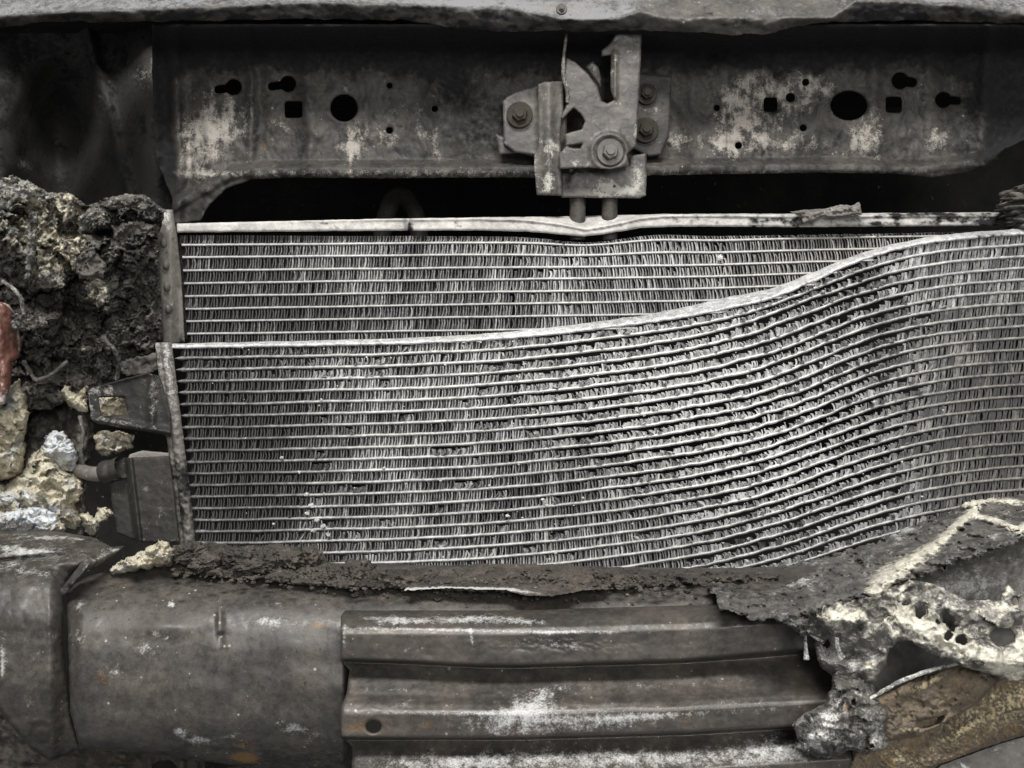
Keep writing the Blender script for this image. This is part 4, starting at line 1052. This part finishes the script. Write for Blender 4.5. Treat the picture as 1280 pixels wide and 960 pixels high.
flake = relief('metal_flake', (496, 776, 694, 756), 1.3, cut(poly([(505, 738), (530, 716), (600, 704), (660, 705), (720, 708), (768, 728), (758, 736), (730, 738), (690, 746), (650, 744), (632, 737), (600, 737), (560, 735)]), [], 2, 9, 9),
               lambda x, y: bprof(y) - .016 - .006 * fbm(x / 40, y / 14, 4, 8) - .008 * sstep(725, 742, y), M['dust'], None, .003,
               {'ash': lambda x, y: .75 * np.exp(-((y - np.interp(x, [500, 560, 640, 700, 770], [737, 735, 737, 745, 730])) / 2.6) ** 2) * (1 - sstep(620, 700, x)) + .25 * np.exp(-((y - np.interp(x, [500, 560, 640, 700, 770], [737, 735, 737, 745, 730])) / 2.6) ** 2)}, rnd=.002)
tag(flake, 'thin peeled metal flake with a pale lifted edge on the beam', 'flake')

# crumbs of ash caught on the fins: too many to count
rng = np.random.default_rng(8)
Vs, Fs, n0 = [], [], 0
v0, f0 = ico(2)
cr = [(383, 618, 4), (390, 632, 4.5), (384, 642, 4), (396, 650, 5), (404, 658, 4.5), (392, 663, 4), (410, 668, 3.5), (352, 572, 3), (374, 590, 2.5), (635, 645, 3), (612, 607, 2.5), (901, 322, 5), (655, 455, 2.5), (438, 472, 3), (760, 650, 2.2), (480, 585, 2.5)]
for i in range(120):
    cr.append((rng.uniform(250, 1180), rng.uniform(430, 700), abs(rng.normal(0, .8)) + .7))
for (a, b, r) in cr:
    k = 3
    if b < np.interp(a, GX, Y0): c = P(a, b, RY - .002) if r > 4 else None
    else: c = P(a, b, float(cond_Y(a, 4)) - .002)
    if c is None: continue
    q = v0 * (1 + .9 * fbm3(v0 * 2.2 + a, 3, int(b)))[:, None] * np.array([r * .00045, r * .0003, r * .0004])
    Vs.append(c + q); Fs.append(f0 + n0); n0 += len(v0)
crumbs = mesh_obj('ash_crumbs', np.concatenate(Vs), np.concatenate(Fs), M['rail'], None, False)
tag(crumbs, 'pale ash crumbs sprinkled over the condenser fins', 'ash', kind='stuff')

Vs, Fs, n0 = [], [], 0
for i in range(420):
    a = rng.uniform(215, 1000); b = np.interp(a, [215, 450, 640, 1000], [712, 730, 736, 728]) + rng.normal(0, 9)
    if b > 764 or b < 696: continue
    r = abs(rng.normal(0, 1.1)) + .8
    c = P(a, b, float(bprof(b + 8 * sstep(450, 1000, a))) - .003 - (.014 if b < 738 else 0))
    q = v0 * (1 + .9 * fbm3(v0 * 1.9 + a, 3, i))[:, None] * np.array([r * .0007, r * .0005, r * .0004])
    Vs.append(c + q); Fs.append(f0 + n0); n0 += len(v0)
tag(mesh_obj('char_crumbs', np.concatenate(Vs), np.concatenate(Fs), M['dust'], None, False, {'ash': .12}), 'dark crumbs of char strewn along the top of the beam', 'char', kind='stuff')

# ------------------------------------------------------------------ melted plastic, right
ridge1 = [(1206, 630), (1222, 634), (1212, 642), (1190, 662), (1168, 684), (1140, 702), (1108, 722), (1095, 740)]
ridge2 = [(1216, 644), (1245, 650), (1272, 664), (1290, 650)]
ridge3 = [(1214, 630), (1240, 624), (1290, 630)]
sheetA = poly([(881, 732), (894, 728), (942, 712), (1017, 699), (1092, 679), (1130, 660), (1186, 641), (1216, 625), (1300, 616), (1300, 668), (1242, 688), (1179, 712), (1119, 732), (1098, 752), (1060, 756), (1040, 764), (1012, 772), (1006, 800), (1000, 792), (985, 782),
               (969, 773), (950, 778), (931, 770), (915, 764), (897, 762), (893, 745)])


def A_Y(x, y):
    Y = -.068 - .0021 * np.clip(y - np.interp(x, [880, 1017, 1130, 1216, 1300], [728, 699, 660, 625, 616]), 0, 62) - .05 * sstep(940, 890, x)
    Y = Y - .010 * np.exp(-(segdist(x, y, ridge1) / 8) ** 2) - .007 * np.exp(-(segdist(x, y, ridge2) / 5) ** 2) - .006 * np.exp(-(segdist(x, y, ridge3) / 5) ** 2)
    Y = Y - .008 * fbm(x / 40, y / 22, 4, 3) - .010 * ridged((x + 8 * fbm(x / 20, y / 20, 3, 2)) / 34, y / 13, 5, 7) - .0045 * fbm(x / 8, y / 5, 4, 11) - .002 * ridged(x / 9, y / 5, 3, 14) - .006 * cells(*[q_ / np.array([24.0, 24.0])[0] for q_ in warp(x, y * 1.6, 12, 24, 15)], 16)
    return Y


sheet = relief('melted_sheet', (872, 1306, 606, 812), 1.3, cut(sheetA, [], 6.5, 10, 5), A_Y, M['sheet'], None, .006,
               {'cream': lambda x, y: 1.0 * np.exp(-(segdist(x, y, ridge1) / np.interp(x, [1090, 1140, 1180, 1230], [16, 12, 7, 5])) ** 2) + .85 * np.exp(-(segdist(x, y, ridge2) / 4) ** 2) + .8 * np.exp(-(segdist(x, y, ridge3) / 4) ** 2)
                + blobs([(930, 729, 24, 4, 8, .55), (1010, 765, 20, 7, -10, .2), (1275, 665, 14, 14, 0, .4), (1255, 640, 20, 6, 0, .3)])(x, y),
                'ash': lambda x, y: blobs([(1005, 728, 24, 8, -8, .40), (1125, 668, 20, 7, -20, .38), (1040, 695, 60, 14, -12, .1), (1240, 672, 24, 10, 0, .25), (1150, 660, 30, 8, 0, .15), (985, 772, 16, 5, 20, .25)])(x, y) + .5 * fbm(x / 12, y / 7, 4, 21) + .12, 'soot_shade': lambda x, y: .05 + .7 * fbm(x / 18, y / 9, 4, 22)}, rnd=.005, rw=6)
tag(sheet, 'dark melted bumper plastic sheet with a cream crack, draped over the beam', 'melted plastic')

sleeve = relief('crash_box', (1070, 1310, 664, 790), 1.6, cut(poly([(1085, 752), (1119, 728), (1179, 700), (1305, 668), (1305, 785), (1085, 785)]), [], 1, 12, 3),
                lambda x, y: -.110 - .042 * np.sqrt(np.clip((y - np.interp(x, [1085, 1305], [735, 660])) / 110, 0, 1)) + .001 * fbm(x / 6, y / 6, 3, 3), M['grey'], None, .006,
                {'ash': lambda x, y: blobs([(1200, 735, 60, 18, -8, .42)])(x, y) + .18 + .3 * fbm(x / 12, y / 12, 4, 7)})
tag(sleeve, 'smooth grey crash box behind the cream plastic web at right', 'crash box')
backp = relief('grey_liner', (1070, 1310, 770, 900), 1.6, cut(poly([(1078, 884), (1090, 800), (1140, 775), (1305, 775), (1305, 880), (1190, 850)]), [], 1, 12, 13),
               lambda x, y: -.138 + .0004 * (x - 1080) * .1 + .002 * fbm(x / 30, y / 30, 3, 4), M['grey'], None, .004, {'soot_shade': blobs([(1130, 800, 20, 8, 30, .4)]), 'ash': lambda x, y: 0 * x + .05})
tag(backp, 'flat dark grey liner piece under the cream plastic web', 'liner')

webC = poly([(998, 768), (1020, 758), (1056, 750), (1091, 746), (1112, 734), (1135, 724), (1170, 730), (1208, 750), (1249, 750), (1252, 738), (1260, 730), (1267, 738), (1300, 750), (1300, 846), (1263, 852), (1247, 846), (1229, 840), (1205, 834), (1180, 824), (1158, 814), (1138, 802),
             (1122, 802), (1112, 812), (1106, 836), (1094, 854), (1071, 856), (1042, 846), (1024, 832), (1018, 810), (1018, 794), (1008, 796), (1002, 786)])
webh = [circ(1150, 764, 6.5, 10.5), poly([(1176, 764), (1184, 763), (1196, 782), (1192, 790), (1178, 778)]), circ(1185, 795, 5.5), circ(1202, 800, 7, 6), circ(1254, 796, 15, 12), circ(1133, 753, 4.5, 3.5), circ(1269, 751, 4), circ(1171, 777, 2.5), circ(1280, 753, 6, 9), poly([(1030, 806), (1034, 800), (1038, 806), (1033, 812)])]


def C_Y(x, y):
    Y = -.204 - .010 * np.sin(np.clip((y - 735) / 110, 0, 1) * 3.14) - .02 * blob(x, y, 1260, 825, 60, 20) + .02 * sstep(1060, 1000, x)
    wx, wy = warp(x, y, 8, 20, 1)
    Y = Y - .012 * fbm(x / 60, y / 44, 3, 33) - .004 * ridged(wx / 50, wy / 36, 3, 35) - .0045 * cells(wx / 26, wy / 18, 36) - .0007 * fbm(x / 5, y / 5, 4, 37)
    Y = Y + .008 * blob(x, y, 1055, 815, 30, 20)
    return Y


web = thing('melted_web', tuple(P(1150, 846, -.16)), 'cream crusted melted plastic web full of holes at the right edge', 'melted plastic')
relief('plastic_web', (990, 1306, 722, 856), 1.2, cut(webC, webh, 2.4, 7, 15), C_Y, M['melt'], web, .0028,
       {'cream': lambda x, y: .33 + .25 * fbm(x / 16, y / 16, 3, 8) + blobs([(1030, 815, 40, 30, 0, -.2), (1060, 768, 40, 9, -8, .50), (1150, 780, 40, 16, 20, .40), (1200, 806, 50, 12, 22, .55), (1260, 832, 30, 14, 0, .5), (1125, 750, 24, 14, -20, .2), (1240, 765, 40, 12, 0, .18), (1062, 818, 36, 22, 0, -.42), (1095, 764, 14, 12, 0, -.42), (1088, 832, 8, 6, 0, .55), (1210, 775, 22, 8, 20, -.26), (1262, 733, 12, 8, 0, .3), (1010, 775, 14, 9, 0, -.2), (1273, 815, 12, 24, 0, .4)])(x, y),
        'ash': lambda x, y: .14 + .34 * fbm(x / 12, y / 12, 3, 51) + blobs([(1075, 825, 30, 20, 0, .2), (1190, 760, 60, 12, 5, .30), (1045, 805, 8, 20, 0, .2)])(x, y)}, rnd=.005, rw=5)
for pts, r in (([(1006, 794, -.192), (1007, 808, -.193), (1008, 824, -.193)], .0011), ([(1012, 792, -.194), (1020, 798, -.193), (1030, 802, -.196)], .0009), ([(1046, 797, -.216), (1047, 810, -.217), (1052, 822, -.216)], .0012)):
    q = smoothpath(pts, 16)
    sweep('plastic_strand', P(q[:, 0], q[:, 1], q[:, 2]), r * (1 + .8 * np.linspace(0, 1, 16) ** 3), M['melt'], web, 7, {'ash': .5}, jit=.3)

tubeE = relief('rusty_tube', (1050, 1310, 838, 975), 1.4, cut(poly([(1056, 972), (1076, 922), (1110, 910), (1160, 880), (1200, 850), (1215, 838), (1305, 830), (1305, 912), (1250, 928), (1211, 942), (1176, 955), (1150, 972)]), [], 1.5, 9, 5),
               lambda x, y: (lambda d: -.168 - .018 * np.sqrt(np.maximum(0, 1 - (d / 70) ** 2)))((y - 900 + (x - 1180) * .42) * .92) - .0022 * fbm(x / 4, y / 4, 3, 3) - .003 * fbm(x / 30, y / 30, 3, 4), M['rusty'], None, .006,
               {'ash': lambda x, y: blobs([(1240, 890, 60, 22, -25, .36), (1290, 870, 30, 20, 0, .2), (1120, 945, 20, 12, 0, .36), (1200, 915, 24, 4, -30, .36)])(x, y) + .20 + .5 * fbm(x / 4, y / 4, 2, 5), 'rust': lambda x, y: .34 + .4 * fbm(x / 24, y / 24, 3, 6), 'soot_shade': blobs([(1200, 938, 60, 4, -25, .3)])}, rnd=.004, rw=6)
tag(tubeE, 'rusty brown tube with golden flakes slanting at the lower right', 'tube')
shellE = relief('rust_shell', (1076, 1260, 824, 946), 1.4, cut(poly([(1085, 876), (1110, 866), (1150, 846), (1199, 831), (1232, 838), (1246, 852), (1222, 880), (1190, 898), (1150, 920), (1100, 928), (1088, 905)]), [poly([(1148, 902), (1170, 897), (1183, 893), (1176, 904), (1158, 910), (1146, 908)])], 1.6, 9, 25),
                lambda x, y: -.188 - .008 * np.sqrt(np.maximum(0, 1 - ((y - 880 + (x - 1160) * .42) / 60) ** 2)) - .003 * cells(*[q_ / 16 for q_ in warp(x, y, 8, 16, 5)], 5) - .004 * ridged(x / 40, y / 30, 4, 5) - .0015 * fbm(x / 5, y / 5, 3, 6) + .008 * sstep(1220, 1246, x), M['rusty'], None, .005,
                {'ash': lambda x, y: blobs([(1155, 858, 28, 5, -25, .55), (1170, 848, 30, 4, -20, .3), (1135, 912, 20, 4, 5, .5), (1150, 905, 4, 10, 20, .4)])(x, y), 'rust': lambda x, y: blobs([(1110, 872, 24, 8, 0, .4), (1215, 840, 20, 9, 0, .4), (1140, 890, 40, 16, -20, .15)])(x, y), 'soot_shade': lambda x, y: .30 * blob(x, y, 1160, 878, 60, 18, -25) + .35 * fbm(x / 14, y / 12, 3, 8)}, rnd=.004, rw=6)
tag(shellE, 'flaking brown metal shell with a dark slit, above the golden tube', 'metal shell')
q = smoothpath([(1084, 875, -.206), (1104, 864, -.208), (1124, 852, -.208), (1150, 842, -.206), (1176, 834, -.203), (1202, 829, -.198)], 40)
strip = sweep('trim_strip', P(q[:, 0], q[:, 1], q[:, 2]), np.interp(np.arange(40), [0, 6, 30, 39], [.0008, .0013, .0012, .0007]), M['melt'], None, 8, {'ash': .5, 'cream': .28}, jit=.35)
tag(strip, 'thin pale curved trim strip lying across the brown shell', 'trim strip')
corner = relief('corner_panel', (1160, 1310, 912, 975), 1.6, cut(poly([(1160, 972), (1176, 957), (1211, 944), (1250, 930), (1305, 914), (1305, 972)]), [], .8, 12, 3), lambda x, y: -.175 + .001 * fbm(x / 20, y / 20, 3, 2), M['grey'], None, .005, {'ash': blobs([(1202, 956, 14, 3, 40, .6), (1245, 937, 8, 6, 0, .4), (1262, 930, 6, 3, 0, .4)])})
tag(corner, 'flat grey panel corner at the bottom right edge', 'panel')
clod = relief('melted_clod', (982, 1122, 818, 950), 1.2, cut(poly([(990, 906), (1007, 890), (1030, 880), (1038, 862), (1040, 838), (1056, 826), (1082, 828), (1096, 842), (1094, 872), (1112, 892), (1106, 915), (1112, 935), (1085, 942), (1062, 938), (1040, 948), (1018, 946), (1003, 936), (996, 920)]), [], 3.5, 9, 35),
              lambda x, y: (lambda f: -.186 - .030 * np.sqrt(np.maximum(0, 1 - ((x - 1052) / 70) ** 2 - ((y - 900) / 62) ** 2)) + .007 * cells(*[q_ / 22 for q_ in warp(x, y * 1.2, 14, 22, 48)], 49) - .002 * f[0] - .006 * fbm(x / 20, y / 20, 4, 46) - .002 * fbm(x / 6, y / 6, 3, 47))(worley((x + 10 * fbm(x / 18, y / 18, 3, 5)) / 24, (y + 10 * fbm(x / 18, y / 18, 3, 6)) / 20, 45)), M['melt'], None, .008,
              {'ash': lambda x, y: blobs([(1025, 905, 26, 14, -20, .45), (1015, 930, 20, 8, 0, .4), (1095, 925, 14, 14, 0, .4)])(x, y) + .22 + .4 * fbm(x / 16, y / 16, 4, 4), 'rust': blobs([(1058, 885, 8, 5, -20, .6), (1085, 925, 16, 14, 0, .22)]), 'soot_shade': lambda x, y: .4 * fbm(x / 14, y / 14, 3, 5)}, rnd=.008, rw=7)
tag(clod, 'crumpled grey melted clod hanging below the plastic web', 'melted plastic')
scrap = relief('white_scrap', (1012, 1066, 938, 975), 1.2, cut(poly([(1021, 946), (1040, 942), (1059, 944), (1057, 972), (1018, 972)]), [circ(1040, 962, 5, 6)], 1, 6, 3), lambda x, y: -.168 + .004 * fbm(x / 10, y / 10, 3, 2), M['foam'], None, .006, {'ash': lambda x, y: .3 + 0 * x}, rnd=.003)
tag(scrap, 'small white scrap sticking out beneath the grey clod', 'scrap')

# twisted scrap and coil at the radiator's top right
tw = relief('twisted_foil', (984, 1086, 248, 284), 1.1, cut(poly([(988, 265), (1004, 262), (1030, 261), (1050, 256), (1066, 257), (1074, 252), (1078, 268), (1050, 271), (1028, 271), (1014, 278), (1004, 279), (1000, 270)]), [], 1.2, 6, 3), lambda x, y: .036 - .006 * fbm(x / 12, y / 8, 4, 3) + .0 * y, M['header'], None, .004, {'ash': lambda x, y: .18 + .2 * fbm(x / 8, y / 5, 3, 3), 'soot_shade': blobs([(1005, 272, 8, 8, 0, .4)])}, rnd=.003)
tag(tw, 'crumpled grey foil scrap lying on the radiator top rail', 'scrap')
coil = thing('melted_hose', tuple(P(1270, 292, .03)), 'charred lumpy hose end at the right end of the radiator rail', 'hose')
for (cy, cx, rr) in ((240, 1278, 16), (252, 1272, 20), (264, 1274, 22), (276, 1279, 20), (286, 1284, 18)):
    lumps('hose_rib', [(cx + 6, cy, .036, rr + 8, 8.5, .018)], M['char'], coil, .75, 2.2, 4, cy, {'ash': .12})
# faint pipe in the dark gap and the pipes behind
q = smoothpath([(470, 330, .20), (484, 262, .19), (497, 238, .19), (520, 262, .20), (528, 330, .21)], 30)
hose = sweep('bay_hose', P(q[:, 0], q[:, 1], q[:, 2]), .009, M['panel'], None, 12, {'soot_shade': .22}, jit=.1)
tag(hose, 'faint dark hose loop in the black gap above the radiator', 'hose')
